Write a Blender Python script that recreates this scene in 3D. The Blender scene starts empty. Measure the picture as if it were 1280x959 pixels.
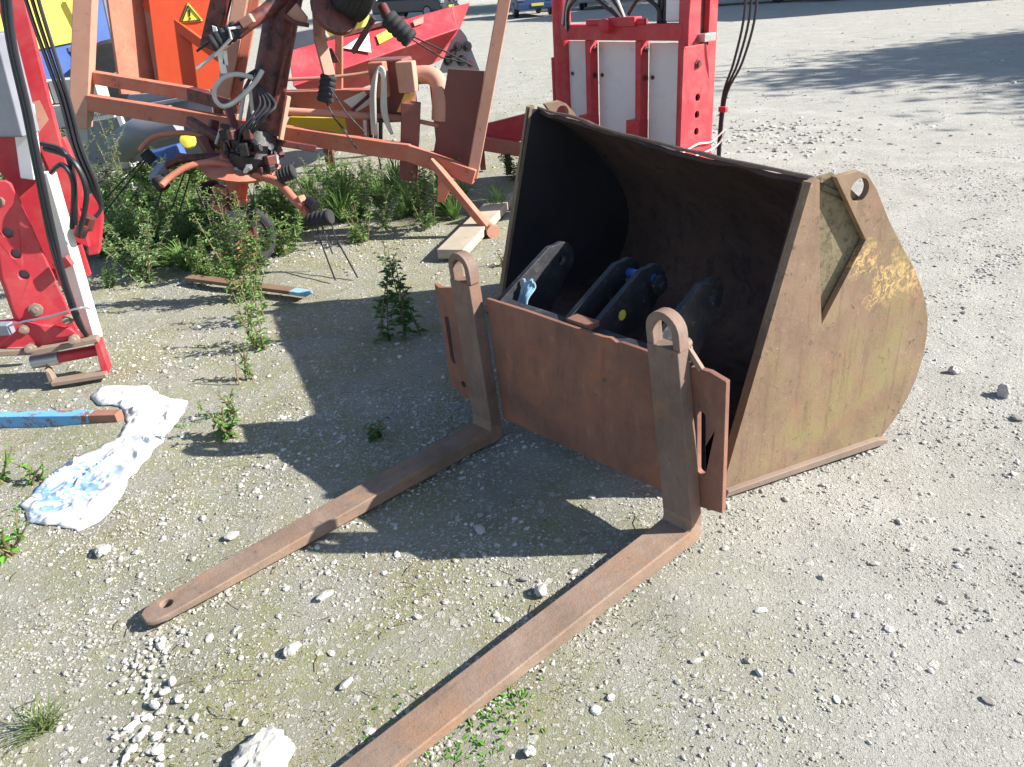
import bpy, bmesh, math, random
import numpy as np
from mathutils import Vector, Matrix, noise
from mathutils.geometry import tessellate_polygon
R = math.radians
random.seed(7); rng = np.random.default_rng(7)
scene = bpy.context.scene
col = scene.collection
# ---------------------------------------------------------------- camera
cam_d = bpy.data.cameras.new('camera'); cam = bpy.data.objects.new('camera', cam_d); col.objects.link(cam)
cam_d.sensor_fit = 'HORIZONTAL'; cam_d.sensor_width = 36; cam_d.lens = 970.0 / 1280 * 36
cam_d.clip_start = 0.05; cam_d.clip_end = 1500
_p, _r = R(27.5), R(-4.5)
_f = Vector((0, math.cos(_p), -math.sin(_p))); _u = Vector((0, math.sin(_p), math.cos(_p))); _x = Vector((1, 0, 0))
_X = _x * math.cos(_r) + _u * math.sin(_r); _U = -_x * math.sin(_r) + _u * math.cos(_r)
_m = Matrix((_X, _U, -_f)).transposed().to_4x4(); _m.translation = (0, 0, 1.5)
cam.matrix_world = _m
scene.camera = cam
# ---------------------------------------------------------------- world, sun, exposure
SUN_AZ, SUN_EL = -3.0, 32.4
world = bpy.data.worlds.new('World'); scene.world = world; world.use_nodes = True
wn = world.node_tree.nodes; wl = world.node_tree.links
bg = wn['Background']; sky = wn.new('ShaderNodeTexSky'); sky.sky_type = 'NISHITA'; sky.sun_disc = False
sky.sun_elevation = R(SUN_EL); sky.sun_rotation = R(90 - SUN_AZ)
sky.dust_density = 0.7; sky.ozone_density = 1.4
wl.new(sky.outputs[0], bg.inputs[0]); bg.inputs[1].default_value = 0.085
sl = bpy.data.lights.new('sun', 'SUN'); sl.energy = 5.0; sl.angle = R(0.53); sl.color = (1.0, 0.955, 0.88)
so = bpy.data.objects.new('sun', sl); col.objects.link(so)
sd = Vector((math.cos(R(SUN_AZ)) * math.cos(R(SUN_EL)), math.sin(R(SUN_AZ)) * math.cos(R(SUN_EL)), math.sin(R(SUN_EL))))
so.rotation_euler = sd.to_track_quat('Z', 'Y').to_euler(); so.location = (20, -1, 14)
scene.view_settings.view_transform = 'Standard'; scene.view_settings.look = 'None'
scene.view_settings.exposure = 1.22; scene.view_settings.gamma = 1

# ---------------------------------------------------------------- materials
MATS = {}
def newmat(name):
    m = bpy.data.materials.new(name); m.use_nodes = True
    MATS[name] = m
    return m, m.node_tree.nodes, m.node_tree.links, m.node_tree.nodes['Principled BSDF']
def nz(n, l, vec, scale, detail=4, rough=.6, dist=0):
    t = n.new('ShaderNodeTexNoise'); t.inputs['Scale'].default_value = scale
    t.inputs['Detail'].default_value = detail; t.inputs['Roughness'].default_value = rough
    t.inputs['Distortion'].default_value = dist
    l.new(vec, t.inputs['Vector']); return t.outputs['Fac']
def ramp(n, l, fac, a, b, ca=(0, 0, 0, 1), cb=(1, 1, 1, 1)):
    r = n.new('ShaderNodeValToRGB'); e = r.color_ramp.elements
    e[0].position = a; e[1].position = b; e[0].color = ca; e[1].color = cb
    l.new(fac, r.inputs[0]); return r.outputs[0]
def mix(n, l, fac, a, b, mode='MIX'):
    m = n.new('ShaderNodeMix'); m.data_type = 'RGBA'; m.blend_type = mode
    for i, v in ((0, fac), (6, a), (7, b)):
        if hasattr(v, 'links'): l.new(v, m.inputs[i])
        elif isinstance(v, (int, float)): m.inputs[i].default_value = v
        else: m.inputs[i].default_value = (*v, 1)
    return m.outputs[2]
def mth(n, l, op, a, b=None, c=None):
    m = n.new('ShaderNodeMath'); m.operation = op
    for i, v in enumerate((a, b, c)):
        if v is None: continue
        if hasattr(v, 'links'): l.new(v, m.inputs[i])
        else: m.inputs[i].default_value = v
    return m.outputs[0]
def bump(n, l, h, strength, dist, bs):
    b = n.new('ShaderNodeBump'); b.inputs['Strength'].default_value = strength; b.inputs['Distance'].default_value = dist
    l.new(h, b.inputs['Height']); l.new(b.outputs[0], bs.inputs['Normal'])
def surf(name, c1, c2, wear=None, wear_t=(.6, .7), scale=6, wscale=18, rough=.6, bmp=.25, bdist=.004, metallic=0, dust=None, dust_t=(.5, .75), spec=.5, stretch=None):
    m, n, l, bs = newmat(name)
    tc = n.new('ShaderNodeTexCoord'); v = tc.outputs['Object']
    if stretch:
        mp = n.new('ShaderNodeMapping'); mp.inputs['Scale'].default_value = stretch; l.new(v, mp.inputs[0]); v = mp.outputs[0]
    a = nz(n, l, v, scale, 6, .65)
    c = mix(n, l, ramp(n, l, a, .32, .68), c1, c2)
    if dust:
        d = nz(n, l, v, scale * 2.3, 7, .7, .4)
        c = mix(n, l, ramp(n, l, d, *dust_t), c, dust)
    f = nz(n, l, v, wscale, 8, .72, .3)
    if wear:
        c = mix(n, l, ramp(n, l, f, *wear_t), c, wear)
    l.new(c, bs.inputs['Base Color'])
    rr = ramp(n, l, f, .25, .75, (rough - .12,) * 3 + (1,), (min(1, rough + .14),) * 3 + (1,))
    l.new(rr, bs.inputs['Roughness']); bs.inputs['Metallic'].default_value = metallic
    bs.inputs['Specular IOR Level'].default_value = spec
    bump(n, l, f, bmp, bdist, bs)
    return m
def worn(name, a, b, rust, dark, light, run, scale=4):
    """old bare steel: blotches, rust patches, runs along one direction, stains and pale scuffs"""
    m, n, l, bs = newmat(name); tc = n.new('ShaderNodeTexCoord'); v = tc.outputs['Object']
    def st(k):
        mp = n.new('ShaderNodeMapping'); mp.inputs['Scale'].default_value = k; l.new(v, mp.inputs[0]); return mp.outputs[0]
    c = mix(n, l, ramp(n, l, nz(n, l, v, scale, 8, .68, .5), .36, .64), a, b)
    c = mix(n, l, mth(n, l, 'MULTIPLY', ramp(n, l, nz(n, l, v, scale * 1.7, 8, .7, .8), .50, .66), .8), c, rust)
    rn = nz(n, l, st(run), 9, 7, .7); c = mix(n, l, mth(n, l, 'MULTIPLY', ramp(n, l, rn, .52, .74), .42), c, dark)
    c = mix(n, l, mth(n, l, 'MULTIPLY', ramp(n, l, rn, .28, .40, (1, 1, 1, 1), (0, 0, 0, 1)), .3), c, light)
    pit = nz(n, l, v, 75, 8, .78); c = mix(n, l, ramp(n, l, pit, .60, .70), c, dark)
    c = mix(n, l, mth(n, l, 'MULTIPLY', ramp(n, l, nz(n, l, v, 21, 6, .65, .3), .66, .71), .85), c, dark)
    c = mix(n, l, mth(n, l, 'MULTIPLY', ramp(n, l, nz(n, l, v, 120, 5, .7), .67, .74), .7), c, light)
    l.new(c, bs.inputs['Base Color']); l.new(ramp(n, l, rn, .3, .7, (.62, .62, .62, 1), (.88, .88, .88, 1)), bs.inputs['Roughness']); bs.inputs['Specular IOR Level'].default_value = .35
    bump(n, l, mth(n, l, 'ADD', pit, mth(n, l, 'MULTIPLY', rn, .4)), .6, .004, bs)
worn('fork rust', (.175, .122, .09), (.28, .20, .152), (.28, .16, .098), (.085, .06, .05), (.40, .30, .22), (5, 1.1, 5))
worn('upright rust', (.14, .095, .076), (.22, .152, .122), (.225, .118, .075), (.075, .055, .048), (.36, .28, .22), (5, 5, 1.2))
worn('plate rust', (.165, .082, .06), (.27, .125, .085), (.33, .125, .06), (.09, .062, .055), (.38, .24, .17), (3.6, 3.6, .9), 3)
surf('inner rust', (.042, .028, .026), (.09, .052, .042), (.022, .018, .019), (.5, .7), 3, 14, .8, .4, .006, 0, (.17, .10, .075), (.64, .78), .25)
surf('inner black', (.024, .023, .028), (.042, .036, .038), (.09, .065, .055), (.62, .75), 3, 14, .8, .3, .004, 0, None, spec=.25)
surf('black paint', (.012, .013, .018), (.022, .024, .032), (.16, .14, .12), (.60, .68), 9, 34, .6, .5, .004, 0, (.06, .055, .052), (.5, .75))
surf('red paint', (.46, .024, .04), (.52, .04, .056), (.16, .05, .04), (.62, .72), 2, 20, .5, .1, .002, 0, (.50, .12, .11), (.46, .8))
surf('dull shaded maroon', (.17, .06, .05), (.21, .075, .062), (.1, .04, .035), (.66, .8), 3, 20, .7, .1, .002)  # darker than the salmon: the shield panel's shade is put into this colour
surf('salmon paint', (.43, .125, .075), (.49, .165, .105), (.17, .075, .048), (.58, .70), 3, 16, .66, .2, .002, 0, (.46, .22, .15), (.48, .8))
surf('faded salmon', (.46, .22, .155), (.52, .28, .20), (.24, .12, .08), (.6, .74), 3, 16, .7, .2, .002, 0, (.55, .3, .2), (.5, .85))
surf('orange paint', (.55, .06, .016), (.59, .075, .022), (.5, .16, .1), (.68, .8), 2, 16, .5, .08, .002)
surf('greasy maroon', (.09, .022, .02), (.16, .04, .032), (.02, .013, .014), (.48, .62), 5, 16, .5, .4, .004, 0, (.2, .08, .06), (.62, .8))
surf('grease black', (.008, .008, .011), (.02, .018, .02), (.09, .06, .05), (.62, .7), 8, 30, .42, .7, .008)
surf('rubber', (.022, .022, .025), (.04, .04, .042), (.12, .115, .10), (.6, .8), 6, 24, .8, .3, .003, 0, None, spec=.3)
surf('grey rubber', (.075, .075, .073), (.13, .13, .125), (.10, .10, .09), (.55, .8), 6, 24, .85, .3, .003, spec=.25)
surf('hose black', (.016, .017, .022), (.03, .03, .036), (.1, .1, .1), (.7, .85), 8, 40, .42, .1, .001)
surf('hose grey', (.42, .41, .39), (.5, .49, .46), (.25, .25, .25), (.65, .8), 8, 40, .45, .1, .001)
surf('steel', (.42, .42, .43), (.55, .55, .55), (.2, .16, .13), (.64, .76), 8, 30, .35, .12, .001, .7)
surf('grey metal', (.19, .20, .24), (.27, .28, .32), (.2, .14, .1), (.64, .78), 3, 16, .6, .15, .003, .1)
surf('white panel', (.72, .72, .74), (.78, .78, .79), (.42, .40, .37), (.62, .76), 1.5, 14, .5, .06, .001, 0, (.60, .59, .59), (.5, .8))
surf('cream paint', (.74, .72, .62), (.80, .78, .70), (.55, .5, .4), (.68, .8), 2, 14, .5, .06, .001)
surf('yellow paint', (.70, .53, .075), (.74, .57, .10), (.6, .42, .1), (.68, .8), 2, 12, .5, .06, .001)
surf('blue paint', (.045, .10, .32), (.065, .13, .38), (.09, .11, .2), (.66, .8), 2, 14, .5, .06, .001)
surf('dull yellow', (.70, .52, .04), (.62, .45, .03), (.3, .24, .04), (.6, .78), 3, 10, .6, .1, .002)
surf('bar blue', (.10, .33, .62), (.16, .42, .70), (.22, .09, .055), (.52, .62), 8, 16, .6, .3, .003, 0, (.45, .45, .42), (.66, .78))
surf('bar rust', (.24, .10, .065), (.3, .14, .09), (.45, .38, .32), (.68, .8), 8, 30, .75, .3, .003)
surf('plank wood', (.36, .31, .24), (.46, .40, .31), (.26, .21, .16), (.6, .75), 4, 20, .85, .3, .003, 0, None, stretch=(1, 1, 1), spec=.2)
surf('brown wood', (.16, .10, .065), (.24, .16, .105), (.08, .055, .04), (.55, .72), 6, 24, .85, .4, .003, spec=.2)
surf('label orange', (.68, .34, .07), (.72, .38, .1), (.5, .25, .1), (.66, .8), 4, 20, .5, .05, .001)
surf('label yellow', (.80, .68, .06), (.82, .70, .1), (.6, .5, .1), (.7, .82), 4, 20, .5, .05, .001)
surf('print black', (.012, .012, .012), (.02, .02, .02), None, rough=.5, bmp=0)
surf('print white', (.78, .78, .74), (.8, .8, .77), (.6, .6, .5), (.66, .8), 5, 20, .5, .05, .001)
surf('pin blue', (.05, .12, .5), (.08, .2, .65), (.2, .2, .25), (.66, .8), 12, 40, .25, .1, .001, .4)
surf('string blue', (.18, .34, .46), (.3, .46, .56), (.1, .15, .2), (.6, .75), 40, 120, .8, .3, .002)
surf('car paint dark', (.03, .035, .05), (.035, .04, .055), None, rough=.3, bmp=0)
surf('car paint blue', (.03, .06, .15), (.035, .065, .16), None, rough=.3, bmp=0)
surf('car paint silver', (.22, .23, .25), (.24, .25, .27), None, rough=.3, bmp=0)
surf('car glass', (.02, .025, .03), (.025, .03, .035), None, rough=.1, bmp=0)
surf('barn wall', (.2, .2, .2), (.26, .26, .25), (.15, .13, .12), (.6, .8), 1, 6, .7, .1, .01)
surf('barn roof', (.2, .09, .06), (.26, .12, .08), (.15, .1, .08), (.6, .8), 1, 6, .8, .1, .01)
surf('pale block', (.42, .42, .40), (.52, .52, .49), (.3, .29, .26), (.6, .75), 4, 20, .85, .4, .006)
surf('bark', (.09, .07, .05), (.14, .11, .08), (.05, .04, .03), (.5, .7), 5, 14, .9, .6, .02, spec=.2)

def bucket_side_mat():
    m, n, l, bs = newmat('bucket side')
    tc = n.new('ShaderNodeTexCoord'); v = tc.outputs['Object']
    sp = n.new('ShaderNodeSeparateXYZ'); l.new(v, sp.inputs[0])
    a = nz(n, l, v, 5, 7, .65); f = nz(n, l, v, 34, 8, .75, .4); g = nz(n, l, v, 11, 8, .7, .6)
    c = mix(n, l, ramp(n, l, a, .3, .7), (.185, .12, .082), (.295, .20, .135))
    c = mix(n, l, mth(n, l, 'MULTIPLY', ramp(n, l, nz(n, l, v, 3.4, 7, .7, .6), .5, .66), .7), c, (.29, .155, .10))
    # mossy bloom towards the lower middle of the plate, broken by noise
    moss = mth(n, l, 'MULTIPLY', ramp(n, l, nz(n, l, v, 2.6, 5, .6), .40, .62), ramp(n, l, g, .36, .62))
    c = mix(n, l, mth(n, l, 'MULTIPLY', moss, .85), c, (.255, .215, .095))
    # remnant of yellow paint near the hinge ear
    d = n.new('ShaderNodeVectorMath'); d.operation = 'DISTANCE'
    cb = n.new('ShaderNodeCombineXYZ'); l.new(mth(n, l, 'MULTIPLY', sp.outputs[1], 1.0), cb.inputs[1]); l.new(mth(n, l, 'MULTIPLY', sp.outputs[2], 1.15), cb.inputs[2])
    l.new(cb.outputs[0], d.inputs[0]); d.inputs[1].default_value = (0, .575, .70)
    d2 = n.new('ShaderNodeVectorMath'); d2.operation = 'DISTANCE'; l.new(cb.outputs[0], d2.inputs[0]); d2.inputs[1].default_value = (0, .445, .79)
    near = ramp(n, l, mth(n, l, 'ADD', mth(n, l, 'MINIMUM', d.outputs['Value'], mth(n, l, 'MULTIPLY', d2.outputs['Value'], 1.5)), mth(n, l, 'MULTIPLY', g, .34)), .23, .285, (1, 1, 1, 1), (0, 0, 0, 1))
    yel = mth(n, l, 'MULTIPLY', near, ramp(n, l, nz(n, l, v, 40, 8, .8, 1.2), .47, .54))
    c = mix(n, l, yel, c, (.55, .38, .16))
    c = mix(n, l, ramp(n, l, f, .59, .68), c, (.085, .06, .048))
    mp = n.new('ShaderNodeMapping'); mp.inputs['Scale'].default_value = (8, 8, .7); mp.inputs['Rotation'].default_value = (R(18), 0, 0); l.new(v, mp.inputs[0])
    rn = nz(n, l, mp.outputs[0], 5, 7, .7); c = mix(n, l, mth(n, l, 'MULTIPLY', ramp(n, l, rn, .52, .72), .6), c, (.115, .075, .055)); c = mix(n, l, mth(n, l, 'MULTIPLY', ramp(n, l, nz(n, l, v, 17, 6, .7, .4), .66, .71), .8), c, (.07, .05, .045))
    c = mix(n, l, mth(n, l, 'MULTIPLY', ramp(n, l, nz(n, l, v, 60, 5, .7), .62, .7), .5), c, (.5, .42, .33))
    l.new(c, bs.inputs['Base Color']); bs.inputs['Roughness'].default_value = .78; bs.inputs['Specular IOR Level'].default_value = .3
    bump(n, l, f, .5, .004, bs)
    return m
bucket_side_mat()
surf('lichen steel', (.175, .145, .092), (.235, .195, .12), (.10, .085, .055), (.5, .62), 14, 40, .85, .6, .005, 0, (.36, .29, .15), (.62, .74), .2)
surf('strip steel', (.20, .15, .118), (.27, .205, .16), (.13, .09, .07), (.6, .72), 5, 30, .75, .4, .003, 0, (.25, .15, .11), (.5, .75), .3)

def ground_mat():
    m, n, l, bs = newmat('gravel yard')
    tc = n.new('ShaderNodeTexCoord'); v0 = tc.outputs['Object']
    sp = n.new('ShaderNodeSeparateXYZ'); l.new(v0, sp.inputs[0])
    # warped coordinates so that no pebble comes out as a round dot
    wn_ = n.new('ShaderNodeTexNoise'); wn_.inputs['Scale'].default_value = 60; wn_.inputs['Detail'].default_value = 3; l.new(v0, wn_.inputs['Vector'])
    wv = n.new('ShaderNodeVectorMath'); wv.operation = 'MULTIPLY_ADD'; l.new(wn_.outputs['Color'], wv.inputs[0]); wv.inputs[1].default_value = (.022, .022, .022); l.new(v0, wv.inputs[2]); v = wv.outputs[0]
    big = nz(n, l, v0, .8, 5, .6); mid = nz(n, l, v0, 4, 6, .65); fine = nz(n, l, v0, 70, 7, .78); grit = nz(n, l, v0, 210, 4, .75); patch = nz(n, l, v0, 1.6, 7, .7, .4)
    base = mix(n, l, ramp(n, l, mid, .3, .7), (.36, .35, .31), (.46, .45, .405))
    base = mix(n, l, ramp(n, l, patch, .5, .75), base, (.52, .51, .475))
    t = mth(n, l, 'MULTIPLY', sp.outputs[0], -1.0)
    t = mth(n, l, 'ADD', t, mth(n, l, 'MULTIPLY', sp.outputs[1], .16))
    t = mth(n, l, 'ADD', t, mth(n, l, 'MULTIPLY', big, 1.5))
    soil = ramp(n, l, t, .15, 1.05)
    fm = n.new('ShaderNodeMapRange'); l.new(sp.outputs[1], fm.inputs[0]); fm.inputs[1].default_value = 6.5; fm.inputs[2].default_value = 12; fm.inputs[3].default_value = 1; fm.inputs[4].default_value = .15
    soil = mth(n, l, 'MULTIPLY', soil, fm.outputs[0])
    sc = mix(n, l, ramp(n, l, mid, .35, .68), (.25, .243, .192), (.35, .34, .28))
    c = mix(n, l, mth(n, l, 'MULTIPLY', soil, .85), base, sc)
    moss = mth(n, l, 'MULTIPLY', ramp(n, l, nz(n, l, v0, 2.4, 9, .75, .5), .42, .57), ramp(n, l, fine, .34, .58))
    moss = mth(n, l, 'MULTIPLY', moss, soil)
    mossc = mix(n, l, ramp(n, l, nz(n, l, v0, 3.1, 4), .4, .6), (.225, .245, .085), (.27, .25, .10))
    c = mix(n, l, mth(n, l, 'MULTIPLY', moss, .85), c, mossc)
    c = mix(n, l, ramp(n, l, grit, .30, .46, (1, 1, 1, 1), (0, 0, 0, 1)), c, (.185, .17, .14))
    c = mix(n, l, ramp(n, l, fine, .60, .72), c, (.58, .565, .53))
    h = mth(n, l, 'ADD', mth(n, l, 'MULTIPLY', fine, .8), mth(n, l, 'MULTIPLY', grit, .35))
    for sc_, lo, keep in ((26, .30, .78), (55, .34, .55), (110, .36, .40)):
        vo = n.new('ShaderNodeTexVoronoi'); vo.inputs['Scale'].default_value = sc_; l.new(v, vo.inputs['Vector'])
        cs = n.new('ShaderNodeSeparateColor'); l.new(vo.outputs['Color'], cs.inputs[0])
        pe = mth(n, l, 'MULTIPLY', ramp(n, l, vo.outputs['Distance'], lo, lo + .06, (1, 1, 1, 1), (0, 0, 0, 1)), ramp(n, l, cs.outputs[0], keep, keep + .03))
        pc = mix(n, l, cs.outputs[1], (.33, .315, .275), (.62, .60, .55))
        c = mix(n, l, mth(n, l, 'MULTIPLY', pe, .68), c, pc)
        h = mth(n, l, 'ADD', h, mth(n, l, 'MULTIPLY', pe, .4))
    l.new(c, bs.inputs['Base Color']); bs.inputs['Roughness'].default_value = .95; bs.inputs['Specular IOR Level'].default_value = .12
    bump(n, l, h, .9, .014, bs)
ground_mat()
def stone_mat(name, cols):
    m, n, l, bs = newmat(name)
    g = n.new('ShaderNodeNewGeometry'); r = n.new('ShaderNodeValToRGB'); r.color_ramp.interpolation = 'LINEAR'
    e = r.color_ramp.elements
    while len(e) < len(cols): e.new(.5)
    for i, c in enumerate(cols): e[i].position = i / (len(cols) - 1); e[i].color = (*c, 1)
    l.new(g.outputs['Random Per Island'], r.inputs[0])
    tc = n.new('ShaderNodeTexCoord'); f = nz(n, l, tc.outputs['Object'], 90, 5, .7)
    c = mix(n, l, ramp(n, l, f, .3, .75, (.78, .78, .78, 1), (1.15, 1.13, 1.1, 1)), (1, 1, 1), (1, 1, 1))
    mm = n.new('ShaderNodeMix'); mm.data_type = 'RGBA'; mm.blend_type = 'MULTIPLY'; mm.inputs[0].default_value = 1
    l.new(r.outputs[0], mm.inputs[6]); l.new(ramp(n, l, f, .25, .75, (.7, .7, .7, 1), (1, 1, 1, 1)), mm.inputs[7])
    l.new(mm.outputs[2], bs.inputs['Base Color']); bs.inputs['Roughness'].default_value = .9; bs.inputs['Specular IOR Level'].default_value = .2
    bump(n, l, f, .5, .003, bs)
stone_mat('gravel stones', [(.28, .26, .22), (.38, .36, .32), (.46, .44, .39), (.42, .39, .34), (.50, .48, .43), (.66, .64, .60), (.44, .42, .38)])
stone_mat('pale stone', [(.44, .42, .38), (.52, .50, .455), (.42, .395, .35), (.55, .53, .485)])
stone_mat('dark stone', [(.2, .19, .19), (.26, .25, .24), (.3, .28, .26)])
def leaf_mat(name, a, b, c3):
    m, n, l, bs = newmat(name)
    g = n.new('ShaderNodeNewGeometry'); r = n.new('ShaderNodeValToRGB'); e = r.color_ramp.elements; e.new(.5)
    for i, c in enumerate((a, b, c3)): e[i].position = i / 2; e[i].color = (*c, 1)
    l.new(g.outputs['Random Per Island'], r.inputs[0]); l.new(r.outputs[0], bs.inputs['Base Color'])
    bs.inputs['Roughness'].default_value = .55; bs.inputs['Specular IOR Level'].default_value = .35
    tr = n.new('ShaderNodeBsdfTranslucent'); l.new(r.outputs[0], tr.inputs[0])
    ms = n.new('ShaderNodeMixShader'); ms.inputs[0].default_value = .3
    l.new(bs.outputs[0], ms.inputs[1]); l.new(tr.outputs[0], ms.inputs[2]); l.new(ms.outputs[0], n['Material Output'].inputs[0])
leaf_mat('weed leaf', (.125, .235, .055), (.17, .30, .08), (.23, .36, .13))
leaf_mat('grey weed leaf', (.15, .25, .085), (.20, .31, .12), (.27, .37, .18))
leaf_mat('dark weed leaf', (.07, .165, .045), (.10, .21, .055), (.14, .25, .08))
leaf_mat('dry stem', (.25, .19, .12), (.3, .22, .14), (.2, .14, .09))
leaf_mat('bright leaf', (.10, .28, .03), (.15, .34, .05), (.08, .22, .03))
leaf_mat('moss tuft', (.16, .18, .045), (.24, .235, .07), (.17, .21, .06))
leaf_mat('grass blade', (.12, .19, .05), (.18, .24, .08), (.26, .27, .13))
leaf_mat('tree leaf', (.04, .08, .02), (.06, .11, .03), (.09, .14, .045))
def bag_mat():
    m, n, l, bs = newmat('plastic bag')
    tc = n.new('ShaderNodeTexCoord'); v = tc.outputs['Object']
    sp = n.new('ShaderNodeSeparateXYZ'); l.new(v, sp.inputs[0])
    f = nz(n, l, v, 12, 4, .55, 2.2)
    d = n.new('ShaderNodeVectorMath'); d.operation = 'DISTANCE'; l.new(v, d.inputs[0]); d.inputs[1].default_value = tuple(Vector((-1.64,2.361,0.02)) - Vector((-1.60, 2.62, 0)))
    near = ramp(n, l, d.outputs['Value'], .15, .24, (1, 1, 1, 1), (0, 0, 0, 1))
    ink = mth(n, l, 'MULTIPLY', near, ramp(n, l, f, .49, .52))
    d2 = n.new('ShaderNodeVectorMath'); d2.operation = 'DISTANCE'; l.new(v, d2.inputs[0]); d2.inputs[1].default_value = (.12, .02, .03)
    ink2 = mth(n, l, 'MULTIPLY', ramp(n, l, d2.outputs['Value'], .05, .09, (1, 1, 1, 1), (0, 0, 0, 1)), ramp(n, l, f, .5, .53))
    c = mix(n, l, mth(n, l, 'MAXIMUM', ink, mth(n, l, 'MULTIPLY', ink2, .15)), (.60, .60, .595), (.19, .33, .58))
    dirt = nz(n, l, v, 6, 6, .7)
    c = mix(n, l, ramp(n, l, dirt, .5, .72), c, (.43, .425, .40))
    l.new(c, bs.inputs['Base Color']); bs.inputs['Roughness'].default_value = .45
bag_mat()

# ---------------------------------------------------------------- object helpers
def tag(o, label=None, cat=None, group=None, kind=None):
    for k, v in (('label', label), ('category', cat), ('group', group), ('kind', kind)):
        if v: o[k] = v
    return o
def thing(name, label, cat, loc=(0, 0, 0), rz=0, group=None):
    o = bpy.data.objects.new(name, None); col.objects.link(o); o.empty_display_size = .2
    o.location = loc; o.rotation_euler = (0, 0, rz); o['off'] = [0, 0, 0] if rz else list(loc)
    return tag(o, label, cat, group)
class MB:
    """collects shapes for ONE mesh"""
    def __init__(s): s.v = []; s.f = []
    def add(s, vs, fs):
        b = len(s.v); s.v += [tuple(q) for q in vs]; s.f += [tuple(i + b for i in q) for q in fs]; return s
    def box(s, c, d, rz=0, M=None):
        vs = []
        Rm = M or Matrix.Rotation(rz, 3, 'Z')
        for x in (-.5, .5):
            for y in (-.5, .5):
                for z in (-.5, .5): vs.append(Vector(c) + Rm @ Vector((x * d[0], y * d[1], z * d[2])))
        return s.add(vs, [(0, 1, 3, 2), (4, 6, 7, 5), (0, 4, 5, 1), (2, 3, 7, 6), (0, 2, 6, 4), (1, 5, 7, 3)])
    def bar(s, p, q, w, h, up=(0, 0, 1), w2=None, h2=None):
        p, q = Vector(p), Vector(q); d = (q - p).normalized(); u = Vector(up)
        a = d.cross(u)
        if a.length < .05: a = d.cross(Vector((0, 1, 0)))
        a.normalize(); b = a.cross(d)
        vs = []
        for o, ww, hh in ((p, w, h), (q, w2 or w, h2 or h)):
            for i, j in ((-1, -1), (1, -1), (1, 1), (-1, 1)): vs.append(o + a * i * ww / 2 + b * j * hh / 2)
        return s.add(vs, [(3, 2, 1, 0), (4, 5, 6, 7), (0, 1, 5, 4), (1, 2, 6, 5), (2, 3, 7, 6), (3, 0, 4, 7)])
    def tube(s, pts, r, n=10, close=False, smooth=0):
        P = [Vector(q) for q in pts]
        if smooth: P = spline(P, smooth, close)
        N = len(P); rs = r if isinstance(r, (list, tuple)) else [r] * N
        vs = []; fs = []; prev = None
        for i in range(N):
            if close: t = P[(i + 1) % N] - P[i - 1]
            else: t = P[min(i + 1, N - 1)] - P[max(i - 1, 0)]
            t.normalize()
            a = prev - t * prev.dot(t) if prev is not None else t.orthogonal()
            if a.length < 1e-5: a = t.orthogonal()
            a.normalize(); prev = a; b = t.cross(a)
            rr = rs[i if i < len(rs) else -1]
            for k in range(n):
                th = 2 * math.pi * k / n; vs.append(P[i] + (a * math.cos(th) + b * math.sin(th)) * rr)
        M = N if close else N - 1
        for i in range(M):
            for k in range(n):
                j = (i + 1) % N; fs.append((i * n + k, i * n + (k + 1) % n, j * n + (k + 1) % n, j * n + k))
        if not close: fs.append(tuple(range(n - 1, -1, -1))); fs.append(tuple((N - 1) * n + k for k in range(n)))
        return s.add(vs, fs)
    def lathe(s, o, axis, prof, n=28):
        """prof: list of (distance along axis, radius)"""
        o = Vector(o); t = Vector(axis).normalized(); a = t.orthogonal().normalized(); b = t.cross(a)
        vs = []; fs = []
        for d, r in prof:
            for k in range(n):
                th = 2 * math.pi * k / n; vs.append(o + t * d + (a * math.cos(th) + b * math.sin(th)) * max(r, 1e-4))
        for i in range(len(prof) - 1):
            for k in range(n): fs.append((i * n + k, i * n + (k + 1) % n, (i + 1) * n + (k + 1) % n, (i + 1) * n + k))
        fs.append(tuple(range(n - 1, -1, -1))); fs.append(tuple((len(prof) - 1) * n + k for k in range(n)))
        return s.add(vs, fs)
    def prism(s, outer, t, holes=()):
        """coplanar polygon (with holes) extruded by the vector t (or by a thickness away from the camera side)"""
        loops = [[Vector(q) for q in outer]] + [[Vector(q) for q in h] for h in holes]
        if isinstance(t, (int, float)):
            nrm = Vector((0, 0, 0)); L = loops[0]
            for i in range(len(L)): nrm += (L[i] - L[0]).cross(L[(i + 1) % len(L)] - L[0])
            nrm.normalize()
            if nrm.dot(L[0] - Vector((0, 0, 1.5))) < 0: nrm = -nrm
            t = nrm * t
        t = Vector(t)
        flat = [q for L in loops for q in L]; n = len(flat)
        tri = tessellate_polygon(loops) if len(loops) > 1 else [tuple(range(n))]
        fs = [tuple(q) for q in tri] + [tuple(i + n for i in reversed(q)) for q in tri]
        b = 0
        for L in loops:
            m = len(L)
            for i in range(m): j = (i + 1) % m; fs.append((b + i, b + j, b + j + n, b + i + n))
            b += m
        return s.add(flat + [q + t for q in flat], fs)
    def build(s, name, mat, parent=None, bevel=0, smooth=35, seg=2, off=None):
        me = bpy.data.meshes.new(name)
        if off is None: off = list(parent['off']) if parent is not None and 'off' in parent else [0, 0, 0]
        o = Vector(off)
        me.from_pydata([Vector(q) - o for q in s.v], [], s.f)
        bm = bmesh.new(); bm.from_mesh(me); bmesh.ops.recalc_face_normals(bm, faces=bm.faces); bm.to_mesh(me); bm.free()
        if smooth:
            me.polygons.foreach_set('use_smooth', [True] * len(me.polygons)); me.set_sharp_from_angle(angle=R(smooth))
        me.materials.append(MATS[mat])
        ob = bpy.data.objects.new(name, me); col.objects.link(ob)
        ob['off'] = off
        if parent is not None: ob.parent = parent
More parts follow.
